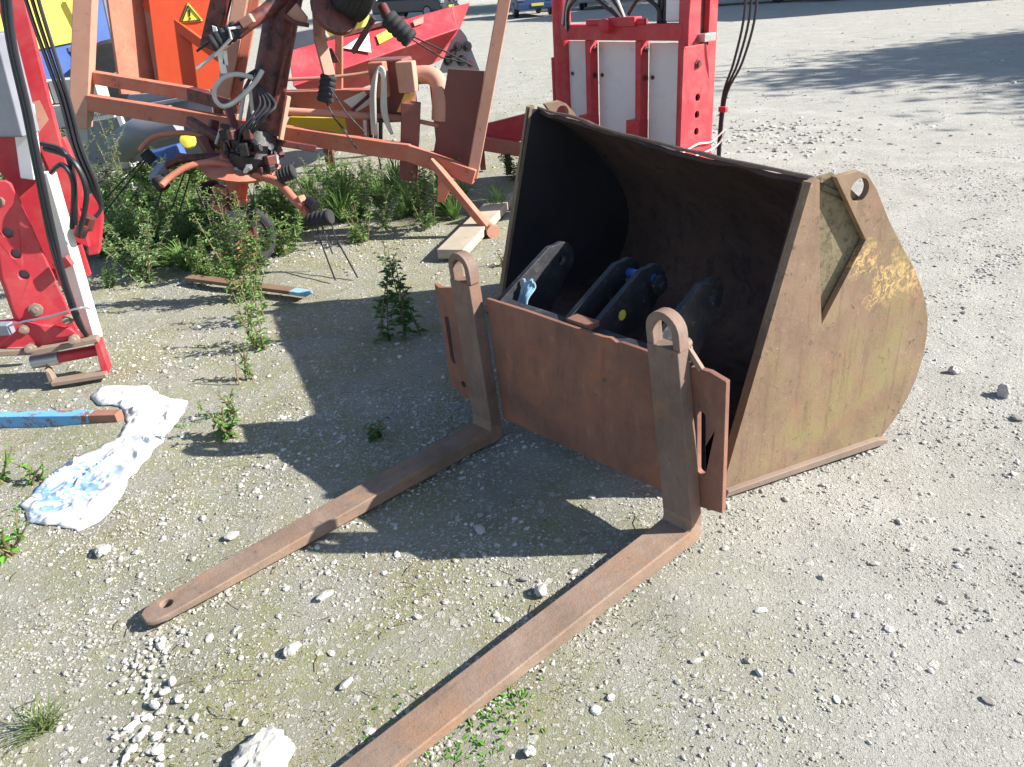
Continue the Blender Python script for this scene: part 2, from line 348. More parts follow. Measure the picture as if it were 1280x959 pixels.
        if bevel:
            m = ob.modifiers.new('bevel', 'BEVEL'); m.width = bevel; m.segments = seg; m.limit_method = 'ANGLE'; m.angle_limit = R(40); m.harden_normals = True
        return ob
def top(mb, name, mat, loc, label, cat, group=None, kind=None, **k):
    o = mb.build(name, mat, None, off=list(loc), **k); o.location = loc
    return tag(o, label, cat, group, kind)
def spline(P, n, close=False):
    out = []; N = len(P)
    for i in range(N if close else N - 1):
        p1, p2 = P[i], P[(i + 1) % N]
        p0 = P[i - 1] if (i > 0 or close) else p1; p3 = P[(i + 2) % N] if (i + 2 < N or close) else p2
        for k in range(n):
            t = k / n
            out.append(.5 * ((2 * p1) + (-p0 + p2) * t + (2 * p0 - 5 * p1 + 4 * p2 - p3) * t * t + (-p0 + 3 * p1 - 3 * p2 + p3) * t ** 3))
    if not close: out.append(P[-1])
    return out
def cyl(p, q, r, n=16): return MB().tube([p, q], r, n)
def circ(c, a, b, r, n=20, ph=0):
    c, a, b = Vector(c), Vector(a), Vector(b)
    return [c + a * math.cos(2 * math.pi * k / n + ph) * r + b * math.sin(2 * math.pi * k / n + ph) * r for k in range(n)]
def dup(o, loc, rz=None, scale=None, label=None):
    c = o.copy(); col.objects.link(c); c.location = loc
    if rz is not None: c.rotation_euler = (0, 0, rz)
    if scale is not None: c.scale = (scale,) * 3
    if label: c['label'] = label
    for ch in list(o.children):
        k = ch.copy(); col.objects.link(k); k.parent = c
        for g in list(ch.children):
            d = g.copy(); col.objects.link(d); d.parent = k
    return c

# ================================================================ THE GROUND
def axis(a, b, near, dn, grow):
    """coordinates dense round `near`, growing outwards"""
    xs = [near]; s = dn
    x = near
    while x < b: s = min(s * grow if abs(x - near) > 4 else s, 12); x += s; xs.append(x)
    x = near; s = dn; lo = []
    while x > a: s = min(s * grow if abs(x - near) > 4 else s, 12); x -= s; lo.append(x)
    return np.array(lo[::-1] + xs)
gx = axis(-160, 160, 0, .045, 1.06); gy = axis(-30, 260, 3.2, .045, 1.06)
def hgt(x, y):
    v = Vector((x, y, 0))
    near = 1 - min(1, max(0, (abs(x) + abs(y - 3) - 5) / 8))
    a = noise.fractal(v * 2.2, 1, 2, 4) * .010 + noise.fractal(v * 9, 1, 2, 3) * .004 * near
    b = noise.fractal(v * .35 + Vector((3, 8, 0)), 1, 2, 3) * .03
    far = min(1, max(0, (y - 5.5) / 6))
    return -.012 + a * (1 - .3 * far) + b * far * .8 - .012 * far
GX, GY = np.meshgrid(gx, gy)
gz = np.array([hgt(a, b) if abs(a) < 45 and -5 < b < 70 else -.025 for a, b in zip(GX.ravel(), GY.ravel())])
nx, ny = len(gx), len(gy)
ii = (np.arange(ny - 1)[:, None] * nx + np.arange(nx - 1)[None]).ravel()
gf = np.stack([ii, ii + 1, ii + nx + 1, ii + nx], 1)
def fastmesh(name, V, F, mat, smooth=False):
    me = bpy.data.meshes.new(name); k = F.shape[1]
    me.vertices.add(len(V)); me.vertices.foreach_set('co', np.asarray(V, np.float32).ravel())
    me.loops.add(F.size); me.loops.foreach_set('vertex_index', F.ravel().astype(np.int32))
    me.polygons.add(len(F)); me.polygons.foreach_set('loop_start', np.arange(0, F.size, k, dtype=np.int32))
    me.polygons.foreach_set('use_smooth', np.full(len(F), smooth))
    me.update(calc_edges=True); me.validate(); me.materials.append(MATS[mat])
    return me
def link(name, me, label=None, category=None, group=None, kind=None):
    o = bpy.data.objects.new(name, me); col.objects.link(o); o['off'] = [0, 0, 0]; return tag(o, label, category, group, kind)
link('ground', fastmesh('ground', np.stack([GX.ravel(), GY.ravel(), gz], 1), gf, 'gravel yard', True), kind='structure')

# ---- stones
def ico(sub=0):
    bm = bmesh.new(); bmesh.ops.create_icosphere(bm, subdivisions=sub + 1, radius=1)
    V = np.array([v.co[:] for v in bm.verts]); F = np.array([[v.index for v in f.verts] for f in bm.faces]); bm.free(); return V, F
IV, IF = ico(0); IV2, IF2 = ico(1); IV3, IF3 = ico(2); IV4, IF4 = ico(3)
def stone_shape(r, V, flat=.65):
    s = np.array([r.uniform(.75, 1.3), r.uniform(.6, 1.0), r.uniform(.35, .65) * flat / .65])
    k = V.copy()
    for _ in range(5):                      # chop facets
        d = r.normal(size=3); d /= np.linalg.norm(d); h = r.uniform(.55, .85)
        o = k @ d; m = o > h; k[m] -= np.outer(o[m] - h, d)
    k *= 1 + r.uniform(-.10, .10, size=(len(k), 1))
    return k * s
shapes = [stone_shape(rng, IV) for _ in range(40)]
def scatter(pts, sizes, sink=.10):
    VV = []; FF = []; b = 0
    an = rng.uniform(0, 2 * np.pi, len(pts)); ti = rng.normal(0, .25, len(pts)); si = rng.integers(0, len(shapes), len(pts))
    for (x, y), s, a, t, k in zip(pts, sizes, an, ti, si):
        v = shapes[k] * s
        c, q = math.cos(t), math.sin(t); v = np.stack([v[:, 0], v[:, 1] * c - v[:, 2] * q, v[:, 1] * q + v[:, 2] * c], 1)
        c, q = math.cos(a), math.sin(a); v = np.stack([v[:, 0] * c - v[:, 1] * q, v[:, 0] * q + v[:, 1] * c, v[:, 2]], 1)
        z = hgt(x, y) if y < 40 else -.02
        VV.append(v + (x, y, z + s * sink)); FF.append(IF + b); b += len(v)
    return np.concatenate(VV), np.concatenate(FF)
def field(n, y0, y1, smin, smax, p=2.2, dens=None):
    """n points in the wedge the place shows, sizes following a power law"""
    y = np.sqrt(rng.uniform(y0 ** 2, y1 ** 2, n)); x = rng.uniform(-.80, .80, n) * (y + .45)
    if dens is not None:
        k = np.array([dens(a, b) for a, b in zip(x, y)]) > rng.uniform(0, 1, n); x, y = x[k], y[k]
    s = smin * (1 - rng.uniform(0, 1, len(x)) * (1 - (smin / smax) ** p)) ** (-1 / p)
    return np.stack([x, y], 1), s
def clump(x, y): return min(1, max(.10, .42 + 1.5 * noise.fractal(Vector((x * 1.3, y * 1.3, 4)), 1, 2, 3) - (.12 if x > .5 + .1 * y else 0)))
sets = [field(60000, .85, 3.0, .0024, .015, 2.5, clump), field(36000, 3.0, 6.5, .0042, .019, 2.6, clump), field(9000, 6.5, 15, .009, .036, 2.8, clump), field(2200, 15, 32, .018, .05, 3, clump)]
ra, rb = np.array((1.871,3.305,0)[:2]), np.array((3.008,4.114,0)[:2]); rc, rd = np.array((1.219,2.26,0)[:2]), np.array((1.879,2.4,0)[:2])
for qa, qb, n_ in ((ra, rb, 230), (rc, rd, 70)):      # loose grit pushed up along old wheel tracks
    t = rng.uniform(0, 1, (n_, 1)); sets.append((qa * (1 - t) + qb * t + rng.normal(0, .05, (n_, 2)), rng.uniform(.004, .012, n_)))
for qa, qb, n_ in (((0.645,2.005,0), (1.227,2.217,0), 150), ((-1.013,1.615,0), (-0.039,2.466,0), 160), ((-1.098,1.691,0), (-0.164,2.514,0), 120), ((-0.292,1.12,0), (0.533,1.818,0), 170), ((-0.459,1.137,0), (0.347,1.841,0), 120)):   # grit banked against the steel
    qa, qb = np.array(qa[:2]), np.array(qb[:2]); t = rng.uniform(0, 1, (n_, 1)); sets.append((qa * (1 - t) + qb * t + rng.normal(0, .014, (n_, 2)), rng.uniform(.003, .009, n_)))
pp = np.concatenate([a for a, _ in sets]); ss = np.concatenate([b for _, b in sets])
V, F = scatter(pp, ss)
link('gravel', fastmesh('gravel', V, F, 'gravel stones'), kind='stuff', label='loose grey and pale gravel strewn over the whole yard', category='gravel')
# the stony patch out on the yard
n = 260; a = rng.normal(0, 1, (n, 2)); q = np.array([2.55, 7.6]) + a * np.array([.55, .5])
V, F = scatter(q, rng.uniform(.010, .034, n)); link('stone_patch', fastmesh('stone_patch', V, F, 'gravel stones'), kind='stuff', label='patch of coarse broken stones out on the gravel right of the red machine', category='stones')
# heap of pale pebbles leading away from the fork tip
line = [(-1.004,1.59,0), (-1.015,1.48,0), (-0.934,1.347,0), (-0.929,1.235,0), (-0.828,1.185,0)]
P5 = []
for k in range(200):
    t = rng.uniform(0, 3.99); i = int(t); u = t - i
    w = .04 + .035 * (i > 1)
    P5.append((line[i][0] * (1 - u) + line[i + 1][0] * u + rng.normal(0, w), line[i][1] * (1 - u) + line[i + 1][1] * u + rng.normal(0, w * .7)))
V, F = scatter(np.array(P5), rng.uniform(.004, .012, len(P5)), .2)
link('pebble_trail', fastmesh('pebble_trail', V, F, 'gravel stones'), kind='stuff', label='trail of small pale pebbles below the tip of the far fork', category='pebbles')

def stone(x, y, r, label, mat='pale stone', group=None, sub=1, flat=.65, sink=.3, seed=None):
    rr = np.random.default_rng(seed if seed is not None else int(abs(x * 9173 + y * 7919) * 100))
    v = stone_shape(rr, (IV, IV2, IV3)[sub], flat)
    if flat == .62:                      # the crusty one: a flattened lump without facets
        v = IV4 * np.array([1.0, .82, .42])
    if sub == 2:
        for i in range(len(v)):
            d = noise.fractal(Vector(v[i]) * 2.2, 1, 2, 3); v[i] *= 1 + (.24 if flat == .62 else .14) * d + (.12 * noise.noise(Vector(v[i]) * 7) + .08 * noise.noise(Vector(v[i]) * 15) + .05 * noise.noise(Vector(v[i]) * 31) if flat == .62 else 0)
    v *= r
    o = link('stone', fastmesh('stone', v, IF4 if flat == .62 else (IF, IF2, IF3)[sub], mat, False), label=label, category='stone', group=group)
    o.location = (x, y, hgt(x, y) + r * sink); o.rotation_euler = (0, 0, rr.uniform(0, 6)); return o
def gst(p, *a, **k): return stone(p[0], p[1], *a, **k)
gst((-0.619,1.168,0.02), .074, 'largest white crusty stone, at the bottom edge left of the near fork', sub=2, flat=.62, sink=.15, seed=9)
gst((0.037,1.636,0.01), .024, 'white angular stone with a sharp shadow beside the near fork', sub=2, sink=.5, flat=1.1)
gst((-0.009,1.692,0), .013, 'small dark stone beside the white stone at the near fork', 'dark stone')
gst((-1.325,1.972,0.01), .027, 'pale stone with dark shadow between the bag and the far fork tip', sub=2, sink=.5, flat=1.0)
gst((1.835,2.501,0.01), .030, 'round grey stone near the right edge with a long shadow', 'gravel stones', sub=2, sink=.6, flat=1.1)
gst((1.762,2.697,0.01), .024, 'grey stone on the gravel just right of the bucket', 'gravel stones', sub=2, sink=.5, flat=.9)
gst((1.009,1.178,0), .014, 'lone dark stone low on the right of the gravel', 'dark stone', sub=1, flat=.6, sink=.2)
gst((1.782,2.328,0), .02, 'reddish brown brick chip at the right edge', 'dark stone', sub=1)
gst((-0.575,1.688,0.005), .023, 'flat white stone in open gravel between the two forks', sub=1, sink=.3)
gst((-0.621,1.484,0.005), .022, 'white stone with dark hollow beside it, below the far fork tip', sub=2, sink=.4)
gst((-0.923,1.994,0), .03, 'flat white stone lying just above the far fork', sub=1, flat=.35)
gst((-0.465,1.37,0), .018, 'white stone left of the near fork, in mossy gravel', sub=1)
gst((-0.134,1.932,0), .022, 'pale stone in the shade under the carriage plate', sub=1, flat=.5)
gst((-0.025,1.138,0), .016, 'round yellowish stone right of the near fork at the bottom', 'gravel stones', sub=2, sink=.5)
gst((1.115,1.813,0), .014, 'small bluish grey stone on open gravel in front of the bucket', 'gravel stones', sub=1)
gst((-0.76,4.802,0), .022, 'white pebble behind the weed in the mossy ground left of the plank', sub=1, sink=.4)
for k in range(34):
    t = rng.uniform(0, 3.99); i = int(t); u = t - i
    stone(line[i][0] * (1 - u) + line[i + 1][0] * u + rng.normal(0, .03), line[i][1] * (1 - u) + line[i + 1][1] * u + rng.normal(0, .022), rng.uniform(.007, .017),
          'pale stone in the loose trail below the tip of the far fork', 'gravel stones' if k % 3 else 'pale stone', 'pale stones in the trail below the fork tip', 1, .7, .45, k)
for k in range(44):
    y = rng.uniform(1.0, 4.2); x = rng.uniform(-.62, .5) * (y + .4)
    stone(x, y, rng.uniform(.009, .016), 'small pale stone lying loose on the gravel in the foreground', 'pale stone' if rng.uniform() < .7 else 'gravel stones', 'small pale stones loose on the foreground gravel', 1, .55, .15, 100 + k)

# ================================================================ LOADER BUCKET
BK = thing('loader_bucket', 'large rusty loader bucket standing on the gravel, opening towards the pallet forks', 'loader bucket', (0.652,2.03,0), R(-69.5))
W_ = 1.90
SH = [(-.05, .012), (.0, .012), (.15, .014), (.30, .016), (.45, .018), (.57, .022), (.63, .045), (.685, .095), (.722, .165), (.745, .24), (.753, .31), (.75, .37), (.741, .434), (.715, .50), (.682, .553), (.635, .622), (.583, .685), (.51, .765), (.42, .84), (.34, .895), (.255, .940)]
def shell():
    nxs = 30; vs = []; fs = []; m = len(SH)
    P2 = [Vector((0, a, b)) for a, b in SH]
    for layer in (0, 1):
        for i in range(nxs + 1):
            x = -W_ + W_ * i / nxs
            for j in range(m):
                t = (P2[min(j + 1, m - 1)] - P2[max(j - 1, 0)]).normalized(); nn = Vector((0, -t.z, t.y))   # inwards
                q = P2[j] + nn * (.012 if layer == 0 else -.004)
                rim = max(0, (j - 16) / 4)
                sag = (-.018 * math.sin(math.pi * i / nxs) + .010 * noise.noise(Vector((x * 3, 1, 2))) + .010 * noise.noise(Vector((x * 7, 5, 2)))) * rim
                dent = .008 * noise.noise(Vector((x * 2.2, j * .25, 7)))
                if 3 < i < nxs - 3: dent *= 1.5
                vs.append((x, q.y + nn.y * dent, q.z + nn.z * dent + sag))
    L = (nxs + 1) * m
    for i in range(nxs):
        for j in range(m - 1):
            a = i * m + j; fs.append((a, a + 1, a + m + 1, a + m)); fs.append((L + a, L + a + m, L + a + m + 1, L + a + 1))
        for j in (0, m - 1):
            a = i * m + j; fs.append((a, a + m, L + a + m, L + a))
    return MB().add(vs, fs)
shell().build('shell', 'inner rust', BK, smooth=50)
rimb = MB()
rimb.tube([(-W_ + W_ * i / 30, .258 + .010 * noise.noise(Vector((i * .5, 3, 1))), .948 - .018 * math.sin(math.pi * i / 30) + .010 * noise.noise(Vector((-W_ * 3 + W_ * i / 10, 1, 2)))) for i in range(31)], [.006 + .005 * abs(noise.noise(Vector((i * .7, 8, 1)))) for i in range(31)], 8)
rimb.build('rim', 'upright rust', BK)
side = [(-.02, .0), (.60, .0), (.66, .045), (.70, .10), (.728, .155), (.75, .22), (.762, .307), (.758, .37), (.748, .434), (.722, .50), (.69, .560), (.645, .628), (.592, .692), (.51, .80), (.445, .90), (.405, .945), (.37, .962), (.30, .964), (.22, .958), (.205, .945)]
hole = lambda x: [(x, .383 + .033 * math.cos(2 * math.pi * k / 24), .906 + .033 * math.sin(2 * math.pi * k / 24)) for k in range(24)]
liner = [(a, b) for a, b in SH[1:]] + [(.20, .945)] + [(-.02, .0)]
MB().prism([(-.008, a, b) for a, b in side if not (a > .30 and b > .86)], (-.006, 0, 0)).build('side_plate', 'lichen steel', BK, bevel=.002)
MB().prism([(-W_ + .02, a, b) for a, b in liner], (-.014, 0, 0)).build('side_plate', 'inner black', BK, bevel=.002)
MB().prism([(-.0145, a, b) for a, b in liner], (-.004, 0, 0)).build('side_liner', 'inner black', BK)
outer = [(-.026, .0), (.206, .953), (.235, .958), (.262, .75), (.305, .514), (.432, .752), (.292, .955), (.302, .957), (.37, .962), (.405, .945), (.445, .90), (.51, .80), (.592, .692), (.645, .628), (.69, .560), (.722, .50), (.748, .434), (.758, .37), (.762, .307), (.75, .22), (.728, .155), (.70, .10), (.66, .045), (.625, .012), (.05, .006)]
for x0, t in ((-.004, .021), (-W_ + .006, -.03)):
    MB().prism([(x0, a, b) for a, b in outer], (t, 0, 0), [hole(x0)]).build('hinge_plate', 'bucket side', BK, bevel=.0025)
for x0 in (.012, -W_ - .012):
    MB().prism([(x0 - .028, -.02, -.004), (x0 - .028, .645, -.004), (x0 - .028, .652, .012), (x0 - .028, .60, .026), (x0 - .028, -.01, .018)], (.052, 0, 0)).build('skid_strip', 'strip steel', BK, bevel=.004)
MB().box((-W_ / 2, -.02, .004), (W_ - .02, .20, .016)).build('cutting_edge', 'strip steel', BK, bevel=.003)
for x0, t in ((-.0175, .0132), (-W_ + .0065, .0145)):
    MB().prism([(x0, a, b) for a, b in ((-.0265, .0), (.2055, .953), (.222, .954), (-.008, .0))], (t, 0, 0)).build('edge_bar', 'bucket side', BK, bevel=.002)

# ================================================================ PALLET FORK
FK = thing('pallet_fork', 'rusty pallet fork frame with two long tines flat on the gravel before the bucket', 'pallet fork', (.1653, 2.1308, 0), R(-48.8))
def fork(x0, x_tip, holed):
    LEAN = -.09 if holed else -.13
    st = [((-1.254, .016), (-1.254, .003), .020), ((-1.238, .018), (-1.238, .002), .035), ((-1.205, .021), (-1.205, .001), .044), ((-1.05, .026), (-1.05, 0), .046), ((-.75, .036), (-.75, 0), .047), ((-.4, .046), (-.4, 0), .047), ((-.07, .052), (-.05, 0), .049),
          ((-.022, .0525), (.012, .0), .051), ((-.008, .056), (.036, .004), .051), ((-.001, .066), (.048, .018), .051), ((0, .09), (.05, .045), .051), ((0, .35), (.05, .35), .052), ((0, .606), (.05, .606), .051)]
    if not holed: st[0:3] = [((-1.30, .016), (-1.30, .003), .020), ((-1.285, .018), (-1.285, .002), .035), ((-1.25, .021), (-1.25, .001), .044)]
    vs = []; fs = []
    for (a, b, h) in st:
        for (y, z), s in ((a, -1), (a, 1), (b, 1), (b, -1)):
            xc = x0 + (x_tip - x0) * max(0, -y) / 1.25 + (LEAN * (z - .05) if y > -.02 and z > .05 else 0)
            vs.append((xc + s * h, y, z + (.004 if y < -.02 else 0)))
    n = len(st)
    for i in range(n - 1):
        for k in range(4): fs.append((i * 4 + k, i * 4 + (k + 1) % 4, i * 4 + 4 + (k + 1) % 4, i * 4 + 4 + k))
    fs += [(3, 2, 1, 0), tuple((n - 1) * 4 + k for k in range(4))]
    o = MB().add(vs, fs).build('fork_tine', 'fork rust', FK, smooth=30)
    if holed:                                            # bolt hole through the tip, cut for real
        c = MB().lathe((x_tip - .004, -1.185, -.05), (0, 0, 1), [(0, .016), (.12, .016)], 20).build('cut', 'fork rust', None, smooth=0)
        c.location = FK.location; c.rotation_euler = FK.rotation_euler
        m = o.modifiers.new('hole', 'BOOLEAN'); m.object = c; m.operation = 'DIFFERENCE'; m.solver = 'EXACT'
        bpy.context.view_layer.update()
        me = bpy.data.meshes.new_from_object(o.evaluated_get(bpy.context.evaluated_depsgraph_get()))
        o.modifiers.clear(); o.data = me; bpy.data.objects.remove(c)
    o.data.materials.append(MATS['upright rust'])
    for p in o.data.polygons:
        if p.center.z > .1: p.material_index = 1
    b = o.modifiers.new('bevel', 'BEVEL'); b.width = .004; b.segments = 3; b.limit_method = 'ANGLE'; b.angle_limit = R(40)
    # lifting eye on top
    xc = x0 + LEAN * .58; L = []
    for k in range(13):
        th = math.pi * k / 12; L.append((math.cos(th), math.sin(th)))
    vs = []; fs = []
    path = [(1, -1), *L, (-1, -1)]
    for (cx, cz) in path:
        for r, in ((.054,), (.031,)):
            for y in (.004, .046):
                x = cx * r; z = .648 + (cz * r if cz >= 0 else -.046)
                vs.append((xc + .006 + x + LEAN * (z - .6), y, z))
    for i in range(len(path) - 1):
        a = i * 4
        for p, q in ((0, 1), (1, 3), (3, 2), (2, 0)): fs.append((a + p, a + q, a + 4 + q, a + 4 + p))
    fs += [(0, 1, 3, 2), tuple((len(path) - 1) * 4 + k for k in (0, 2, 3, 1))]
    MB().add(vs, fs).build('lifting_eye', 'upright rust', o, bevel=.003, off=[0, 0, 0])
    return o
fork(-.432, -.425, True); fork(.434, .41, False)
ln = lambda x, z, k=-.05: x + k * (z - .1)
def plate(name, pts, y, t, holes=(), mat='plate rust', k=-.05, bevel=.003):
    return MB().prism([(ln(x, z, k), y, z) for x, z in pts], (0, t, 0), [[(ln(x, z, k), y, z) for x, z in h] for h in holes]).build(name, mat, FK, bevel=bevel)
def slot(x, z0, z1, w):
    o = []
    for k in range(9): th = math.pi * k / 8; o.append((x + w * math.cos(th), z1 - w + w * math.sin(th)))
    for k in range(9): th = math.pi + math.pi * k / 8; o.append((x + w * math.cos(th), z0 + w + w * math.sin(th)))
    return o
cir = lambda x, z, r: [(x + r * math.cos(2 * math.pi * k / 16), z + r * math.sin(2 * math.pi * k / 16)) for k in range(16)]
plate('carriage_plate', [(-.375, .088), (.0, .092), (.40, .10), (.41, .545), (.20, .548), (.185, .542), (.16, .551), (.13, .546), (.0, .545), (-.20, .547), (-.39, .544)], .052, .016)
plate('end_plate', [(-.665, .128), (-.60, .10), (-.44, .085), (-.44, .56), (-.55, .548), (-.60, .535), (-.65, .525), (-.675, .535)], .052, .018, [slot(-.628, .228, .418, .014), cir(-.585, .155, .013)])
plate('end_plate', [(.44, .10), (.545, .12), (.552, .535), (.50, .548), (.44, .545)], .052, .020, [slot(.476, .22, .42, .013)])
# black loader hooks reaching back into the bucket
hk = [(.068, .30), (.068, .50), (.09, .535), (.34, .652)] + [(.40 + .062 * math.cos(R(a)), .592 + .062 * math.sin(R(a))) for a in range(108, -76, -15)] + [(.33, .43), (.22, .32)]
def hook(x, s=1, t=.02):
    P_ = [(ln(x, z), y, z) for y, z in hk]
    o = MB().prism(P_, (t, 0, 0), [[(ln(x, .59), .40 + .018 * math.cos(2 * math.pi * k / 14), .59 + .018 * math.sin(2 * math.pi * k / 14)) for k in range(14)]])
    return o.build('loader_hook', 'black paint', FK, bevel=.003)
h1 = hook(-.375); h2 = hook(-.07); h3 = hook(.035); h4 = hook(.255)
MB().box((-.0, .10, .520), (.74, .06, .016)).build('top_bar', 'black paint', FK, bevel=.003)
MB().box((-.012, .10, .545), (.095, .05, .02)).build('stop_block', 'plate rust', FK, bevel=.003)
cyl((-.08, .40, .605), (.035, .40, .605), .017).build('hook_pin', 'pin blue', FK)
MB().lathe((.048, .40, .59), (1, 0, 0), [(0, .034), (.010, .034), (.012, .028), (.016, .016), (.026, .015), (.027, .0)], 20).build('hook_boss', 'black paint', h3, off=[0, 0, 0])
MB().lathe((ln(.035, .535) + .019, .235, .535), (1, 0, 0), [(0, .018), (.002, .018)], 8).build('sticker', 'label yellow', h3, off=[0, 0, 0])
lv = MB(); lv.bar((.402, .056, .60), (.452, .056, .545), .014, .016); lv.lathe((.398, .048, .606), (0, 1, 0), [(0, .014), (.022, .014)], 12)
lv.bar((.405, .060, .600), (.415, .060, .56), .01, .02)
lv.build('locking_lever', 'strip steel', FK, bevel=.002)
# knotted blue string on the first hook: a thing of its own
_fm = Matrix.Translation(FK.location) @ Matrix.Rotation(R(-48.8), 4, 'Z')
sb = MB(); o0 = Vector((-.345, .155, .49))
for k in range(7):
    a = rng.normal(0, .012, (5, 3)); pts = [_fm @ (o0 + Vector((.006 * k - .02, .012 * j + a[j][1] * .6, .0 + .022 * j + a[j][2] * .5))) for j in range(5)]
    sb.tube(pts, .0055, 6, smooth=4)
top(sb, 'string', 'string blue', tuple(_fm @ o0), 'knotted pale blue string caught behind the leftmost black loader hook', 'string')

# ================================================================ RED BLOCK CUTTER BEHIND THE BUCKET
CF = thing('silage_cutter', 'red silage block cutter with three white back panels standing behind the loader bucket', 'silage cutter', (1.422,5.459,0), R(-52))
def cb(name, c, d, mat='red paint', bevel=.004, par=CF): return MB().box(c, d).build(name, mat, par, bevel=bevel, off=[0, 0, 0])
MB().tube([(-1.44, .09, .02), (-1.44, .09, 2.0)], .072, 20).build('mast_tube', 'red paint', CF)
cb('mast_flange', (-1.50, .11, .48), (.03, .16, .88))
cb('cross_bar', (-.76, .03, 1.105), (1.17, .09, .105))
cb('lower_bar', (-.76, .04, .06), (1.25, .12, .12))
for x in (-1.075, -.573):
    cb('rail', (x, .045, .60), (.052, .085, .90))
    cb('rail_shoe', (x - .03, .03, .43), (.13, .10, .16))
    r = MB()
    for z in (.80, .99): r.lathe((x + .028, .05, z), (1, 0, 0), [(0, .022), (.012, .022), (.014, .012), (.022, .012)], 6)
    r.build('rail_bolts', 'greasy maroon', CF, off=[0, 0, 0])
for x0, x1, zt in ((-1.37, -1.10, 1.04), (-1.045, -.60, 1.035), (-.545, -.2, 1.03)):
    p = MB().prism([(x0, .09, .14), (x1, .09, .14), (x1, .09, zt), (x0, .09, zt)], (0, .012, 0)).build('back_panel', 'white panel', CF, bevel=.003)
    bs_ = MB()
    for xx in (x0 + .04, x1 - .04): bs_.lathe((xx, .088, .80), (0, -1, 0), [(0, .014), (.008, .014), (.009, .0)], 8)
    bs_.build('panel_screw', 'greasy maroon', p, off=[0, 0, 0])
cb('mast_channel', (-.165, .05, 1.0), (.085, .12, 2.0))
cb('mast_web', (-.17, .15, 1.0), (.02, .10, 2.0), 'greasy maroon')
cb('mast_channel', (-.165, .25, 1.0), (.085, .09, 2.0))
cb('mast_cap', (-.10, .15, 1.06), (.07, .12, .05), 'steel')
sp = [(0, -.215, .10), (0, .155, .10), (0, .045, 1.02), (0, .02, 1.035), (0, -.195, 1.035), (0, -.205, 1.02)]
hc = lambda y, z, r: [(0, y + r * math.cos(2 * math.pi * k / 16), z + r * math.sin(2 * math.pi * k / 16)) for k in range(16)]
pl = MB().prism(sp, (-.02, 0, 0), [hc(-.045, .71, .024), hc(-.045, .60, .024), hc(-.045, .49, .024)]).build('side_plate', 'red paint', CF, bevel=.004)
cb('plate_backing', (-.05, -.02, .55), (.012, .2, .6), 'print black')
for z in (.92, .30): MB().lathe((.001, -.06, z), (1, 0, 0), [(0, .03), (.006, .03), (.007, .018), (.02, .018)], 6).build('plate_bolt', 'greasy maroon', pl, off=[0, 0, 0])
cb('base_block', (-.06, -.02, .05), (.10, .5, .10))
MB().tube([(-1.05, -.01, 1.17), (-.50, .0, 1.17)], .024, 14).build('release_shaft', 'red paint', CF)
MB().lathe((-.83, -.06, 1.15), (0, -1, 0), [(-.06, .05), (.02, .05), (.03, .03)], 18).build('shaft_collar', 'red paint', CF)
cb('release_block', (-.70, .0, 1.175), (.26, .08, .06), 'red paint')
cb('white_ram', (-.29, .10, 1.48), (.13, .13, .62), 'white panel')
for k, (m_, dz) in enumerate((('hose black', 0), ('hose grey', .05), ('hose black', .11), ('hose grey', .16))):
    MB().tube([(-1.27 - .02 * k, .0, 1.10 + dz * .4), (-1.20, -.05, 1.28 + dz * .6), (-.98, -.08, 1.36 + dz), (-.80, -.05, 1.26 + dz), (-.70, .02, 1.16)], .014, 8, smooth=6).build('hose', m_, CF)
MB().tube([(-.66, .0, 1.22), (-.55, .0, 1.32), (-.42, .02, 1.26), (-.40, .05, 1.14)], .014, 8, smooth=6).build('hose', 'hose black', CF)
for k in range(3):
    MB().tube([(-.44 + .03 * k, .06, 1.15), (-.43 + .03 * k, .06, 1.4), (-.40 + .03 * k, .05, 1.95)], .012, 8, smooth=4).build('hose', 'hose black', CF)
for k in range(3):
    d = .042 * k
    MB().tube([(.07 + d, .24, 1.95), (.10 + d, .25, 1.55), (.12 + d, .25, 1.2), (.06 + d * .8, .25, .9), (-.01 + d * .3, .24, .66), (-.01 + d * .2, .22, .2)], .0085, 8, smooth=6).build('hose', 'hose black', CF)
cb('hose_clamp', (.03, .20, .60), (.06, .03, .035))
MB().tube([(.01, -.22, .37), (.02, -.05, .41), (.02, .1, .40), (.06, .2, .47), (.02, .16, .36), (.02, -.1, .33)], .006, 6, smooth=4).build('tie_wire', 'cream paint', CF)
# lower tine beam reaching out left
MB().bar((-0.11,6.6,0.437), (0.326,6.9,0.422), .10, .10).build('tine_beam', 'red paint', CF, bevel=.006) if False else None
tb = thing('tine_carrier', 'low red steel beam on stubby legs left of the loader bucket', 'steel beam', (0.076,6.909,0))
MB().prism([(-0.117,6.7,0.435), (0.36,6.7,0.513), (0.348,6.7,0.309), (-0.116,6.7,0.227)], .05).build('top_face', 'red paint', tb, bevel=.004)
MB().bar((-0.134,6.62,0.321), (0.351,6.62,0.206), .07, .11).build('front_beam', 'salmon paint', tb, bevel=.006)
for px_ in ((-0.107,7.073,0), (0.115,6.8,0), (0.298,6.613,0)): MB().box((px_[0], px_[1], .14), (.05, .05, .28)).build('leg', 'greasy maroon', tb)

